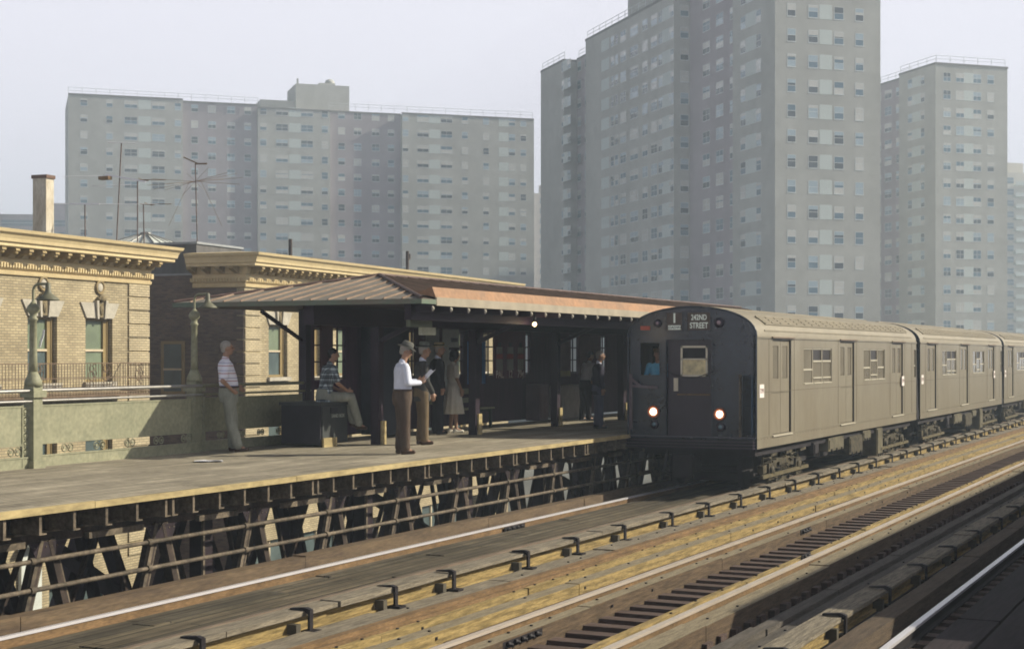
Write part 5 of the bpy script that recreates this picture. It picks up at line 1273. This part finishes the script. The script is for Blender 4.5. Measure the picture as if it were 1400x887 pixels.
tower('tower_block', 27.6, 164, 'tallest, nearest grey apartment tower, rising out of the top of the photo', 75, 45.1,
      [(1082.2, 'w', 1.0), (1111.8, 'w', 1.15), (1128.9, 'p', 1.5), (1147, 'w', 1.15), (1175, 'w', 1.0)],
      [(1016, 'w', 1.2, 0), (1026.7, 'p', 2.6, 0), (1037, 'w', 1.2, 0), (965.7, 'w', 1.9, 2.1), (984, 'w', 1.9, 2.1), (1001.4, 'w', 1.3, 2.1), (938.4, 'w', 1.1, 'ret'),
       (827.5, 'p', 2.9, 0), (837.3, 'w', 1.1, 0), (843, 'w', 1.1, 0), (852, 'w', 1.9, 0), (867, 'w', 2.6, 0), (881.9, 'w', 1.7, 0), (894.3, 'w', 1.9, 0), (903.7, 'w', 1.5, 0), (911, 'p', 2.6, 0), (917.9, 'w', 1.4, 0),
       (792, 'w', 1.4, 2.1), (803.5, 'w', 2.2, 2.1), (812, 'w', 1.0, 2.1), (769.8, 'w', 1.2, 0), (773, 'p', 2.0, 0), (777.8, 'w', 1.5, 0)], 43.2, plant=(1.2, 12.0, 13, 43.5))
tower('tower_block', 63.3, 233.6, 'pale hazy apartment tower at right, standing behind the second car', 40, 45.0,
      [(1294.8, 'w', 1.3), (1312.9, 'w', 1.5), (1324.3, 'p', 1.7), (1335.7, 'w', 1.5), (1354.4, 'w', 1.2)],
      [(1244.2, 'w', 1.2, 0), (1253.0, 'p', 2.5, 0), (1261, 'w', 1.2, 0), (1201.8, 'w', 1.3, 2.1), (1214.4, 'w', 2.0, 2.1), (1228, 'w', 1.2, 2.1)], 43.2)
# --- far ones
def far_block(X, Z, w, d, ztop, ang, label, m, nm, pitch, cols__, balc=False):
    O_ = c2w(X, Z); t = empty('distant_tower', (O_.x, O_.y, GZ), cam_ang(ang), label, 'apartment tower')
    mb = MB(); mb.box(0, w, 0, d, 0, ztop-GZ); mb.build('wall', m, t, True)
    mb = MB(); mb.box(w*.3, w*.7, d*.3, d*.6, ztop-GZ, ztop-GZ+3); mb.build('plant_room', m, t, True)
    k = 0; z = ztop-GZ-2
    rest = MB(); rr_ = MB()
    while z > 4:
        for c_ in cols__:
            tgt = MB() if k < 98 else rest
            tgt.box(c_*w-.07*w, c_*w+.07*w, -.05, -.01, z-.7, z+.7, M_tg[0]); tgt.box(c_*w-.07*w, c_*w+.07*w, -.07, -.05, z-.05, z+.05, M_twf)
            if k < 98: tgt.build('window', None, t, True)
            k += 1
        if balc:
            b_ = MB(); b_.box(-1.4, .0, .5, d-.5, z-1.25, z-1.1); b_.box(-1.4, -1.3, .5, d-.5, z-1.1, z-.25); b_.box(.2*w, .8*w, -1.3, -.08, z-1.25, z-1.1); b_.box(.2*w, .8*w, -1.3, -1.2, z-1.1, z-.25); b_.build('balcony', M_twpan, t, True)
        z -= pitch
    if rest.v: rest.build('window_rows', None, t, True)['kind'] = 'stuff'
    return t
far_block(-.5+.6*10.5, 420, 14, 14, 45.0, .30, 'narrow pale sunlit tower seen in the gap between the wide slab and the tallest tower', mat('sunlit_far_wall', (.62, .55, .48), .9, .05, .3), 'x', 2.7, (.2, .5, .8))
far_block(119.5, 380, 13, 16, 46.0, .31, 'faint balconied tower at the right edge of the photo', mat('pale_far_wall', (.60, .57, .50), .9, .05, .3), 'x', 2.75, (.15, .85), True)
far_block(-118, 360, 36, 12, 34.0, .12, 'long low hazy apartment building behind the left chimney', M_twp, 'x', 2.75, (.08, .2, .32, .44, .56, .68, .8, .92))
far_block(-128, 345, 12.5, 10, 38.5, .12, 'dark brick block with a small roof turret at the far left horizon', M_twp, 'x', 2.75, (.2, .5, .8))

# ================================================================== PEOPLE
M_skin = mat('skin', (.33, .19, .125), .55, .12, 8, spec=.4)
M_skin_dk = M_skin
def cloth(name, c, v=.25): return mat(name, c, .9, v, 5, stretch=(1,1,.4), bump=.3, fine=.1)
def striped_mat(name, cols_, per, axis_z=True, plaid=False):
    m = bpy.data.materials.new(name); m.use_nodes = True; n = m.node_tree; b = n.nodes['Principled BSDF']; b.inputs['Roughness'].default_value = .9
    tc = n.nodes.new('ShaderNodeTexCoord'); sp = n.nodes.new('ShaderNodeSeparateXYZ'); n.links.new(tc.outputs['Object'], sp.inputs[0])
    def ramp(src, colors, per):
        d = n.nodes.new('ShaderNodeMath'); d.operation = 'DIVIDE'; d.inputs[1].default_value = per; n.links.new(src, d.inputs[0])
        fr = n.nodes.new('ShaderNodeMath'); fr.operation = 'FRACT'; n.links.new(d.outputs[0], fr.inputs[0])
        cr = n.nodes.new('ShaderNodeValToRGB'); cr.color_ramp.interpolation = 'CONSTANT'; els = cr.color_ramp.elements
        while len(els) < len(colors): els.new(.5)
        for i, (p_, c_) in enumerate(colors): els[i].position = p_; els[i].color = (*c_, 1)
        n.links.new(fr.outputs[0], cr.inputs[0]); return cr.outputs[0]
    o = ramp(sp.outputs[2], cols_, per)
    if plaid:
        a = n.nodes.new('ShaderNodeMath'); a.operation = 'ADD'; n.links.new(sp.outputs[0], a.inputs[0]); n.links.new(sp.outputs[1], a.inputs[1])
        o2 = ramp(a.outputs[0], cols_, per*.9); mm = n.nodes.new('ShaderNodeMixRGB'); mm.blend_type = 'MULTIPLY'; mm.inputs[0].default_value = .85
        n.links.new(o, mm.inputs[1]); n.links.new(o2, mm.inputs[2]); o = mm.outputs[0]
    n.links.new(o, b.inputs['Base Color']); return m
def capsule(mb, a, b, r0, r1, m=None, n=14, flat=1.0, side=None):
    """tapered limb with rounded ends; 'flat' squeezes along side vector"""
    a = Vector(a); b = Vector(b); d = b-a; l = d.length; d.normalize()
    s = Vector(side) if side else (Vector((0,1,0)) if abs(d.y) < .9 else Vector((1,0,0)))
    s = (s-d*s.dot(d)).normalized(); w = d.cross(s); rings = []
    for k in range(5): t = math.pi/2*(1-k/4); rings.append((a-d*r0*math.sin(t), max(.0005, r0*math.cos(t))))
    for k in range(1, 5): t = math.pi/2*k/4; rings.append((b+d*r1*math.sin(t), max(.0005, r1*math.cos(t))))
    rings.insert(5, (b, r1))
    vs = []
    for c_, r_ in rings:
        for k in range(n): t = 2*math.pi*k/n; vs.append(c_ + s*math.cos(t)*r_*flat + w*math.sin(t)*r_)
    fs = [(i*n+k, i*n+(k+1) % n, (i+1)*n+(k+1) % n, (i+1)*n+k) for i in range(len(rings)-1) for k in range(n)]
    fs += [tuple(range(n))[::-1], tuple(range((len(rings)-1)*n, len(rings)*n))]
    mb.add(vs, fs, m, True)
def loft(mb, rings, m=None, n=22, fold=0.0, nf=9):
    """rings: (x, y, z, rx, ry)"""
    vs = []
    for i, (x, y, z, rx, ry) in enumerate(rings):
        for k in range(n):
            t = 2*math.pi*k/n; q_ = 1 + fold*(i/(len(rings)-1))*math.sin(nf*t)
            vs.append((x+rx*q_*math.cos(t), y+ry*q_*math.sin(t), z))
    fs = [(i*n+k, i*n+(k+1) % n, (i+1)*n+(k+1) % n, (i+1)*n+k) for i in range(len(rings)-1) for k in range(n)]
    fs += [tuple(range(n))[::-1], tuple(range((len(rings)-1)*n, len(rings)*n))]
    mb.add(vs, fs, m, True)
def fuse(mb, name, m, parent, vox=.012, smooth=3):
    """voxel-fuse overlapping volumes into one continuous skin"""
    me0 = mb.mesh('tmp_'+name, m); o = bpy.data.objects.new('tmp', me0); COL.objects.link(o)
    r_ = o.modifiers.new('r', 'REMESH'); r_.mode = 'VOXEL'; r_.voxel_size = vox; r_.use_smooth_shade = True
    if smooth: s_ = o.modifiers.new('s', 'SMOOTH'); s_.iterations = smooth; s_.factor = .5
    me = bpy.data.meshes.new_from_object(o.evaluated_get(bpy.context.evaluated_depsgraph_get()))
    bpy.data.objects.remove(o); me.name = name; me.materials.clear(); me.materials.append(m)
    me.polygons.foreach_set('use_smooth', [True]*len(me.polygons))
    ob = bpy.data.objects.new(name, me); COL.objects.link(ob); ob.parent = parent; MW[ob.name] = MW[parent.name].copy(); return ob
def hand(mb, wrist, direc, curl=.5, palm_n=(0,1,0), thumb=1):
    w = Vector(wrist); d = Vector(direc).normalized(); pn = Vector(palm_n); pn = (pn-d*pn.dot(d)).normalized(); s = d.cross(pn)
    capsule(mb, w, w+d*.055, .026, .032, flat=1.15, side=s); capsule(mb, w+d*.03, w+d*.075, .030, .034, flat=1.2, side=s)
    for i, (off, ln) in enumerate(((-.030, .072), (-.010, .082), (.010, .078), (.030, .060))):
        b0 = w+d*.085+s*off; d1 = (d+pn*curl*.6).normalized(); b1 = b0+d1*ln*.5; d2 = (d+pn*curl*1.6).normalized(); b2 = b1+d2*ln*.5
        capsule(mb, b0-d*.015, b1, .0100, .0092, n=8); capsule(mb, b1, b2, .0092, .0082, n=8)
    t0 = w+d*.03+s*.028*-thumb; t1 = t0+(d*.6-s*thumb*.75+pn*.35).normalized()*.042; capsule(mb, t0, t1, .014, .011, n=8); capsule(mb, t1, t1+(d*.9+pn*.4).normalized()*.03, .011, .009, n=8)
def person(px, L=None, y=None, zf=0.0, H=1.75, head=25.7, label='', group=None, pose=None, shirt=None, trousers=None, skirt=None, jacket=None, sleeve='long', hat=None, hair=None, hairshape='short', shoes=None, tie=None, belly=0.0, belt=None, skin=None, w=1.0):
    """local frame: +X is where the figure faces, +Y its left"""
    if y is None: y = yat(L, px)
    if L is None: L = 13
    k = H/1.75; P = dict(pose or {})
    t = empty('person', (-L, y, zf), R(head), label, 'person', group)
    sit = P.get('sit', False)
    hz = P.get('hip_z', .93*k); hx = P.get('hip_x', 0.0)
    lean = P.get('lean', (0.0, 0.0))          # forward shift of shoulders, sideways
    legs = P.get('legs', {1: ((.02, .10, .50*k), (-.01, .12, .085*k)), -1: ((.02, -.10, .50*k), (.02, -.12, .085*k))})
    sx, sy = hx+lean[0], lean[1]
    szz = hz+.525*k; sh = .195*k*w
    arms = P.get('arms', {1: ((-.02, .25, szz-.29*k), (.06, .25, szz-.53*k), (.05, 0, -1)), -1: ((-.02, -.25, szz-.29*k), (.06, -.25, szz-.53*k), (.05, 0, -1))})
    hd = P.get('head', (.05, 0)); hp = P.get('head_pitch', 0.0); hy = P.get('head_yaw', 0.0)
    neck = Vector((sx, sy, szz+.02)); hc = Vector((sx+hd[0], sy+hd[1], szz+.205*k))
    # ---- continuous body
    B = MB()
    def torso(mb, g, z_low=0.0, z_top=.0, flare=0.0):
        f = lambda a: (hx+(sx-hx)*a, sy*a)
        rs = []
        for a, rx, ry in ((-.10, .105, .150), (0.0, .120, .165), (.18, .112+belly*.7, .155), (.34, .110+belly, .150), (.55, .115+belly*.5, .160), (.78, .118, .172), (.92, .105, .165), (1.0, .075, .125), (1.05, .055, .075)):
            x_, y_ = f(a); bx = belly*.5 if .1 < a < .7 else 0
            rs.append((x_+bx, y_, hz+a*.525*k, (rx+g)*k*w, (ry+g)*k*w))
        loft(mb, rs)
        for s in (-1, 1): mb.sphere((sx, sy+s*sh*.93, szz-.035), (.062+g, .062+g, .058+g), None, 12, 8)
    torso(B, -.012)
    capsule(B, neck-Vector((0,0,.06)), hc-Vector((.01,0,.06)), .056*k, .052*k)
    # head, tilted by pitch/yaw
    HM = Matrix.Translation(hc) @ Matrix.Rotation(hy, 4, 'Z') @ Matrix.Rotation(hp, 4, 'Y')
    hb = MB()
    hb.sphere((-.012, 0, .022), (.095, .076, .098), None, 18, 12); hb.sphere((.022, 0, -.035), (.068, .058, .075), None, 16, 10); hb.sphere((.052, 0, -.082), (.030, .030, .024), None, 12, 8)
    capsule(hb, (.088, 0, .022), (.108, 0, -.016), .010, .015, n=10); hb.sphere((.098, 0, -.020), (.014, .018, .010), None, 10, 6)
    hb.sphere((.078, 0, .035), (.018, .050, .010), None, 12, 6); hb.sphere((.082, 0, -.050), (.014, .024, .007), None, 10, 6); hb.sphere((.080, 0, -.062), (.012, .020, .006), None, 10, 6)
    for s in (-1, 1): hb.sphere((-.008, s*.078, -.005), (.020, .010, .032), None, 10, 8); hb.sphere((.055, s*.036, -.018), (.028, .022, .022), None, 10, 6)
    off = len(B.v); B.v += [tuple(HM @ (Vector(v_)*k)) for v_ in hb.v]; B.f += [tuple(i+off for i in f_) for f_ in hb.f]; B.m += hb.m; B.sm += hb.sm
    for s in (1, -1):
        el, wr, hdir = arms[s]; shp = Vector((sx, sy+s*sh, szz-.04)); el = Vector(el); wr = Vector(wr)
        capsule(B, shp, el, .047*k, .038*k); capsule(B, el, wr, .039*k, .026*k)
        hand(B, wr, hdir, P.get('curl', .5), P.get('palm', {1: (0,-1,0), -1: (0,1,0)})[s], s)
        kn, an = legs[s]; hp_ = Vector((hx, s*.09*k, hz-.02)); kn = Vector(kn); an = Vector(an)
        capsule(B, hp_, kn, .078*k, .052*k); capsule(B, kn, an, .054*k, .036*k)
        fd = Vector(P.get('foot', {1: (1,.15,0), -1: (1,-.15,0)})[s]).normalized()
        capsule(B, an, an+fd*.13-Vector((0,0,.045)), .034, .026, flat=1.1)
    body = fuse(B, 'body', skin or M_skin, t, .0085, 2)
    eyes = mat('eye_dark', (.03, .02, .02), .2, .1, 5)
    for s in (-1, 1):
        mb = MB(); p_ = HM @ (Vector((.083, s*.030, .012))*k); mb.sphere(p_, (.009, .010, .007), eyes, 8, 6); mb.build('eye', eyes, t, True)
    # ---- clothes
    top_m = jacket or shirt
    C = MB(); torso(C, .014 if jacket else .006)
    cut = hz-.04*k
    if jacket or P.get('untucked'):
        loft(C, [(hx, 0, hz-.16*k, .150*k*w, .185*k*w), (hx, 0, hz-.02, .145*k*w+belly*.3, .180*k*w), (hx+(sx-hx)*.2, 0, hz+.12*k, (.125+belly*.7)*k*w, .168*k*w)])
    for s in (1, -1):
        el, wr, hdir = arms[s]; shp = Vector((sx, sy+s*sh, szz-.04)); el = Vector(el); wr = Vector(wr); g = .018 if jacket else .012
        if sleeve == 'short':
            e2_ = shp.lerp(el, .78); capsule(C, shp, e2_, (.052+g)*k, (.052+g)*k)
        else: capsule(C, shp, el, (.050+g)*k, (.042+g)*k); capsule(C, el, el.lerp(wr, .93), (.042+g)*k, (.032+g)*k)
    o = fuse(C, 'jacket' if jacket else 'shirt', top_m, t, .011, 3)
    me = o.data
    # trim what hangs below the waist when tucked in
    if jacket and shirt:
        mb = MB(); capsule(mb, neck-Vector((-.02,0,.03)), neck+Vector((.01, 0, .035)), .066*k, .058*k, shirt); mb.build('collar', shirt, t, True)
        mb = MB(); loft(mb, [(sx+.062, sy, szz-.30, .045, .02), (sx+.068, sy, szz-.15, .04, .045), (sx+.045, sy, szz-.0, .035, .06)], shirt); mb.build('shirt_front', shirt, t, True)
    else:
        mb = MB(); capsule(mb, neck-Vector((0,0,.02)), neck+Vector((.008, 0, .022)), .064*k, .060*k, top_m); mb.build('collar', top_m, t, True)
    if trousers:
        C = MB(); g = .012
        loft(C, [(hx, 0, hz-.14*k, .135*k*w, .172*k*w), (hx-.005, 0, hz-.04*k, .150*k*w, .182*k*w), (hx, 0, hz+.06*k, (.138+belly*.5)*k*w, .172*k*w), (hx+.01, 0, hz+.115*k, (.128+belly*.7)*k*w, .164*k*w)])
        for s in (1, -1):
            kn, an = legs[s]; hp_ = Vector((hx, s*.088*k, hz-.04)); kn = Vector(kn); an = Vector(an)
            capsule(C, hp_, kn, .108*k*w, .082*k*w); capsule(C, kn, an.lerp(kn, .06), .082*k*w, .076*k*w)
            rr = Vector((an-kn)).normalized()
        tr = fuse(C, 'trousers', trousers, t, .011, 3)
        if belt:
            mb = MB(); loft(mb, [(hx+.008, 0, hz+.095*k, (.134+belly*.7)*k*w, .170*k*w), (hx+.01, 0, hz+.125*k, (.133+belly*.7)*k*w, .169*k*w)], belt); mb.build('belt', belt, t, True)
    if skirt:
        C = MB(); loft(C, [(sx*.2, 0, hz+.16*k, .115, .135), (0, 0, hz+.04, .14, .165), (0, 0, hz-.12*k, .165, .19), (0, 0, hz-.52*k, .225, .225)], skirt, 44, .07, 11); C.build('skirt', skirt, t, True)
    for s in (1, -1):
        kn, an = legs[s]; fd = Vector(P.get('foot', {1: (1,.15,0), -1: (1,-.15,0)})[s]).normalized(); an = Vector(an)
        C = MB(); b0 = an-Vector((0,0,.045))-fd*.035
        capsule(C, b0, b0+fd*.17, .040, .034, flat=1.05); capsule(C, an-fd*.02+Vector((0,0,.01 if not skirt else -.02)), an-Vector((0,0,.03)), .042, .040)
        C.box(b0.x-.03, b0.x+.03, b0.y-.03, b0.y+.03, b0.z-.04, b0.z-.01)
        so_ = fuse(C, 'shoe', shoes or M_black, t, .010, 2)
    # ---- hair and hat
    if hair:
        mb = MB()
        if hairshape == 'short':
            mb.sphere((-.022, 0, .040), (.094, .082, .088), None, 18, 12); mb.sphere((-.055, 0, -.015), (.050, .066, .06), None, 14, 8)
        else:
            mb.sphere((-.025, 0, .045), (.112, .100, .098), None, 18, 12); mb.sphere((-.065, 0, -.04), (.07, .085, .085), None, 14, 8); mb.sphere((-.01, .07, -.01), (.05, .03, .07)); mb.sphere((-.01, -.07, -.01), (.05, .03, .07))
        mb.v = [tuple(HM @ (Vector(v_)*k)) for v_ in mb.v]; fuse(mb, 'hair', hair, t, .009, 2)
    if hat:
        kind, mm, band = hat; mb = MB()
        if kind == 'fedora': prof = [(.001, .062), (.150, .060), (.158, .066), (.148, .072), (.097, .075), (.096, .10), (.090, .15), (.070, .172), (.02, .165)]
        elif kind == 'boater': prof = [(.001, .062), (.150, .062), (.152, .070), (.098, .072), (.097, .135), (.092, .140), (.01, .140)]
        else: prof = [(.001, .055), (.098, .055), (.102, .07), (.115, .12), (.105, .135), (.01, .14)]
        mb.lathe((-.008, 0, 0), prof, 24, mm)
        if kind == 'cap': mb.add([(.07, -.07, .062), (.15, -.035, .045), (.15, .035, .045), (.07, .07, .062), (.07, -.07, .055), (.15, -.035, .038), (.15, .035, .038), (.07, .07, .055)], [(0,1,2,3), (7,6,5,4), (0,4,5,1), (1,5,6,2), (2,6,7,3)], mm)
        mb.v = [tuple(HM @ (Vector((v_[0]*1.06, v_[1]*.92, v_[2]))*k)) for v_ in mb.v]; h_ = mb.build('hat', mm, t, True)
        mb = MB(); mb.lathe((-.008, 0, 0), [(.0985, .074), (.0995, .076), (.098, .100), (.0965, .102)], 24, band); mb.v = [tuple(HM @ (Vector((v_[0]*1.07, v_[1]*.93, v_[2]))*k)) for v_ in mb.v]; mb.build('hat_band', band, h_, True)
    return t
c_white = cloth('white_shirt', (.66, .70, .82), .1); c_brown = cloth('brown_trousers', (.085, .06, .045)); c_tan = cloth('tan_suit', (.15, .11, .065)); c_grey = cloth('grey_green_trousers', (.27, .28, .235)); c_dark = cloth('black_suit', (.014, .012, .018)); c_navy = cloth('navy_jacket', (.018, .016, .035)); c_char = cloth('charcoal_waistcoat', (.05, .05, .05))
c_cream = cloth('cream_dress', (.72, .69, .60), .1); c_hatg = cloth('grey_felt', (.13, .13, .115)); c_straw = cloth('straw', (.45, .36, .2), .1); c_blue = cloth('blue_shirt', (.14, .45, .66), .1); c_greyhair = cloth('grey_hair', (.30, .28, .25)); c_blackhair = cloth('black_hair', (.015, .012, .014)); c_leather = mat('brown_leather', (.05, .025, .015), .4, .2, 5); c_band = cloth('green_band', (.05, .07, .03)); c_bluejean = cloth('blue_grey_trousers', (.07, .075, .13))
c_stripe = striped_mat('striped_jersey', [(0, (.74, .74, .82)), (.30, (.42, .22, .24)), (.42, (.74, .74, .82)), (.68, (.30, .30, .46)), (.78, (.74, .74, .82))], .125)
c_plaid = striped_mat('plaid_shirt', [(0, (.62, .68, .70)), (.42, (.10, .12, .15)), (.66, (.35, .40, .42)), (.82, (.10, .12, .15))], .095, plaid=True)
# 1. leaning against the railing, striped jersey
person(305, L=15.50, y=21.30, H=1.80, head=44, label='grey-haired man in a striped short-sleeved jersey leaning on the railing, hand on hip', group=None, w=1.06, belly=.03,
       pose=dict(hip_x=.02, lean=(-.06, 0), legs={1: ((.10, .10, .50), (.10, .13, .085)), -1: ((.03, -.10, .51), (.16, -.12, .085))},
                 arms={1: ((-.02, .33, 1.17), (.20, .36, 1.07), (.8, .1, -.5)), -1: ((-.13, -.36, 1.17), (.05, -.20, 1.02), (.6, .4, -.4))}, head=(.035, 0)),
       shirt=c_stripe, sleeve='short', trousers=c_grey, hair=c_greyhair, shoes=c_leather, belt=c_leather)
# 2. seated on the box, plaid shirt
person(462, L=14.96, y=23.38, H=1.70, head=55, label='dark-haired man in a plaid shirt sitting on the big black box', w=1.03,
       pose=dict(hip_z=.89, hip_x=0.02, lean=(.10, 0), sit=True, legs={1: ((.46, .08, .84), (.60, .06, .40)), -1: ((.47, -.13, .86), (.66, -.06, .36))}, foot={1: (1, .1, -.35), -1: (1, .1, -.15)},
                 arms={1: ((.12, .26, 1.10), (.34, .12, .98), (.8, -.4, -.2)), -1: ((.16, -.27, 1.10), (.40, -.13, .97), (.9, .2, -.2))}, head=(.07, 0), head_pitch=.12, head_yaw=-.25, untucked=True),
       shirt=c_plaid, sleeve='short', trousers=c_grey, hair=c_blackhair, shoes=c_leather)
# 3. white shirt reading
person(550, L=12.55, H=1.74, head=44, label='man in a white shirt and grey fedora reading a folded paper near the platform edge', w=1.08, belly=.02,
       pose=dict(lean=(.0, 0), arms={1: ((.03, .27, 1.15), (.28, .12, 1.17), (.8, -.3, .35)), -1: ((.02, -.28, 1.15), (.27, -.12, 1.15), (.8, .3, .35))}, head=(.06, 0), head_pitch=.38, palm={1: (0, -.5, .8), -1: (0, .5, .8)}),
       shirt=c_white, trousers=c_brown, hair=c_greyhair, hat=('fedora', c_hatg, c_char), shoes=c_leather, belt=c_leather)
pm = MB(); base = Vector((-12.55, yat(12.55, 550), 0)); dr_ = Vector((math.cos(R(44)), math.sin(R(44)), 0)); sd_ = Vector((-dr_.y, dr_.x, 0))
c0_ = base+dr_*.42+Vector((0,0,1.24)); q1 = dr_*.10+Vector((0,0,.10))
for k_ in (-1, 1):
    pm.add([c0_-q1, c0_-q1+sd_*k_*.15+Vector((0,0,.03)), c0_+q1+sd_*k_*.15+Vector((0,0,.03)), c0_+q1, c0_-q1-Vector((0,0,.006)), c0_-q1+sd_*k_*.15+Vector((0,0,.024)), c0_+q1+sd_*k_*.15+Vector((0,0,.024)), c0_+q1-Vector((0,0,.006))], [(0,1,2,3), (7,6,5,4), (0,4,5,1), (1,5,6,2), (2,6,7,3), (3,7,4,0)], M_white)
top(pm, 'folded_paper', M_white, tuple(c0_), label='folded white paper held open by the man in the white shirt', cat='paper')
# 4. tan suit man behind
person(577, L=13.55, H=1.76, head=40, label='man in tan suit with charcoal jacket and pale hat, half hidden behind the reader', w=1.02,
       pose=dict(arms={1: ((.02, .27, 1.17), (.15, .25, .95), (.2, 0, -1)), -1: ((.02, -.27, 1.16), (.14, -.25, .93), (.2, 0, -1))}, head=(.05, 0), head_pitch=.05),
       shirt=c_white, jacket=c_char, trousers=c_tan, hair=c_greyhair, hat=('fedora', cloth('pale_grey_felt', (.17, .19, .16)), c_char), shoes=c_leather)
# 5. dark suit, boater
person(598, L=15.0, H=1.80, head=38, label='man in a black suit and straw boater hat standing in the shelter shade', w=1.12,
       shirt=c_white, jacket=c_dark, trousers=c_dark, hair=c_greyhair, hat=('boater', c_straw, c_band), shoes=M_black)
# 6. woman
person(619.5, L=15.05, H=1.66, head=50, label='dark-haired woman in a long pale pleated dress beside the man in the boater', w=.88,
       pose=dict(arms={1: ((.0, .22, 1.12), (.12, .20, .90), (.2, 0, -1)), -1: ((-.01, -.23, 1.12), (.10, -.20, .90), (.2, 0, -1))}), shirt=c_cream, sleeve='short', skirt=c_cream, hair=c_blackhair, hairshape='full', shoes=c_cream)
# 7, 8. far pair
person(818, L=13.1, H=1.66, head=32, label='man in a navy jacket standing nearest to the front of the train', w=1.08, shirt=c_white, jacket=c_navy, trousers=c_bluejean, hair=c_greyhair, hairshape='short', shoes=M_black)
person(800, L=14.9, H=1.66, head=60, label='man in a white short-sleeved shirt in the shade behind the man in the navy jacket', pose=dict(lean=(.12, 0), arms={1: ((.15, .27, 1.13), (.30, .16, .95), (.7, -.2, -.5)), -1: ((.06, -.3, 1.12), (.20, -.22, .93), (.6, .2, -.6))}, head_pitch=.3), shirt=cloth('white_tee', (.45, .45, .48), .1), sleeve='short', trousers=c_dark, hair=c_blackhair, shoes=M_black)
# 9. motorman in the cab
person(0, L=-(fx(889)), y=TY+.42, H=1.62, head=-75, label='train driver in a blue shirt and peaked cap seen through the cab window', w=1.0, pose=dict(hip_z=.93), zf=-.0, shirt=c_blue, trousers=c_dark, hair=c_greyhair, hat=('cap', c_tan, c_char), shoes=M_black)
# ================================================================== PARKED CAR below
def parked_car(px, y_px, L, col, label):
    z = GZ; 
    y = yat(L, px); x = -L
    t = empty('parked_car', (x, y, z), 0, label, 'car')
    m_ = mat('car_paint_'+label.split()[0], col, .35, .05, 2, spec=.6)
    mb = MB(); w = .9
    prof = [(-2.3, .35), (-2.35, .75), (-1.9, .95), (-1.1, 1.0), (-.7, 1.48), (.6, 1.50), (1.2, 1.02), (2.2, .92), (2.35, .6), (2.3, .35)]
    mb.prism([(y+a, z+b) for a, b in prof], x-w, x+w, m_, 'yz'); mb.build('body', m_, t)
    for s in (-1, 1):
        mb = MB(); mb.add([(x+s*(w+.004), y-.95, z+1.02), (x+s*(w+.004), y+1.0, z+1.02), (x+s*(w+.004), y+.55, z+1.42), (x+s*(w+.004), y-.65, z+1.42)], [(0,1,2,3)], M_glassd); mb.build('side_window', None, t)
        for a in (-1.45, 1.45):
            mb = MB(); mb.lathe((x+s*w-.1*s-.08, y+a, z+.33), [(.2, 0), (.33, .0), (.33, .18), (.2, .18)], 18, M_black, 'x'); mb.build('wheel', None, t)
    return t
parked_car(832, 675, 23.0, (.70, .74, .76), 'white parked car down on the street, glimpsed below the platform end')
parked_car(740, 675, 23.2, (.22, .34, .42), 'blue parked car down on the street, glimpsed through the lattice')
# ================================================================== HAZE
mb = MB(); mb.box(-520, 420, -40, 640, GZ-1, 66)
hz = bpy.data.materials.new('haze_air'); hz.use_nodes = True; n_ = hz.node_tree; n_.nodes.clear()
pv = n_.nodes.new('ShaderNodeVolumePrincipled'); out_ = n_.nodes.new('ShaderNodeOutputMaterial'); n_.links.new(pv.outputs[0], out_.inputs['Volume'])
pv.inputs['Color'].default_value = (.70, .85, 1.0, 1); pv.inputs['Density'].default_value = 0.0015; pv.inputs['Anisotropy'].default_value = 0.1
ho = top(mb, 'haze', hz, (0, 0, GZ-1)); ho['kind'] = 'stuff'
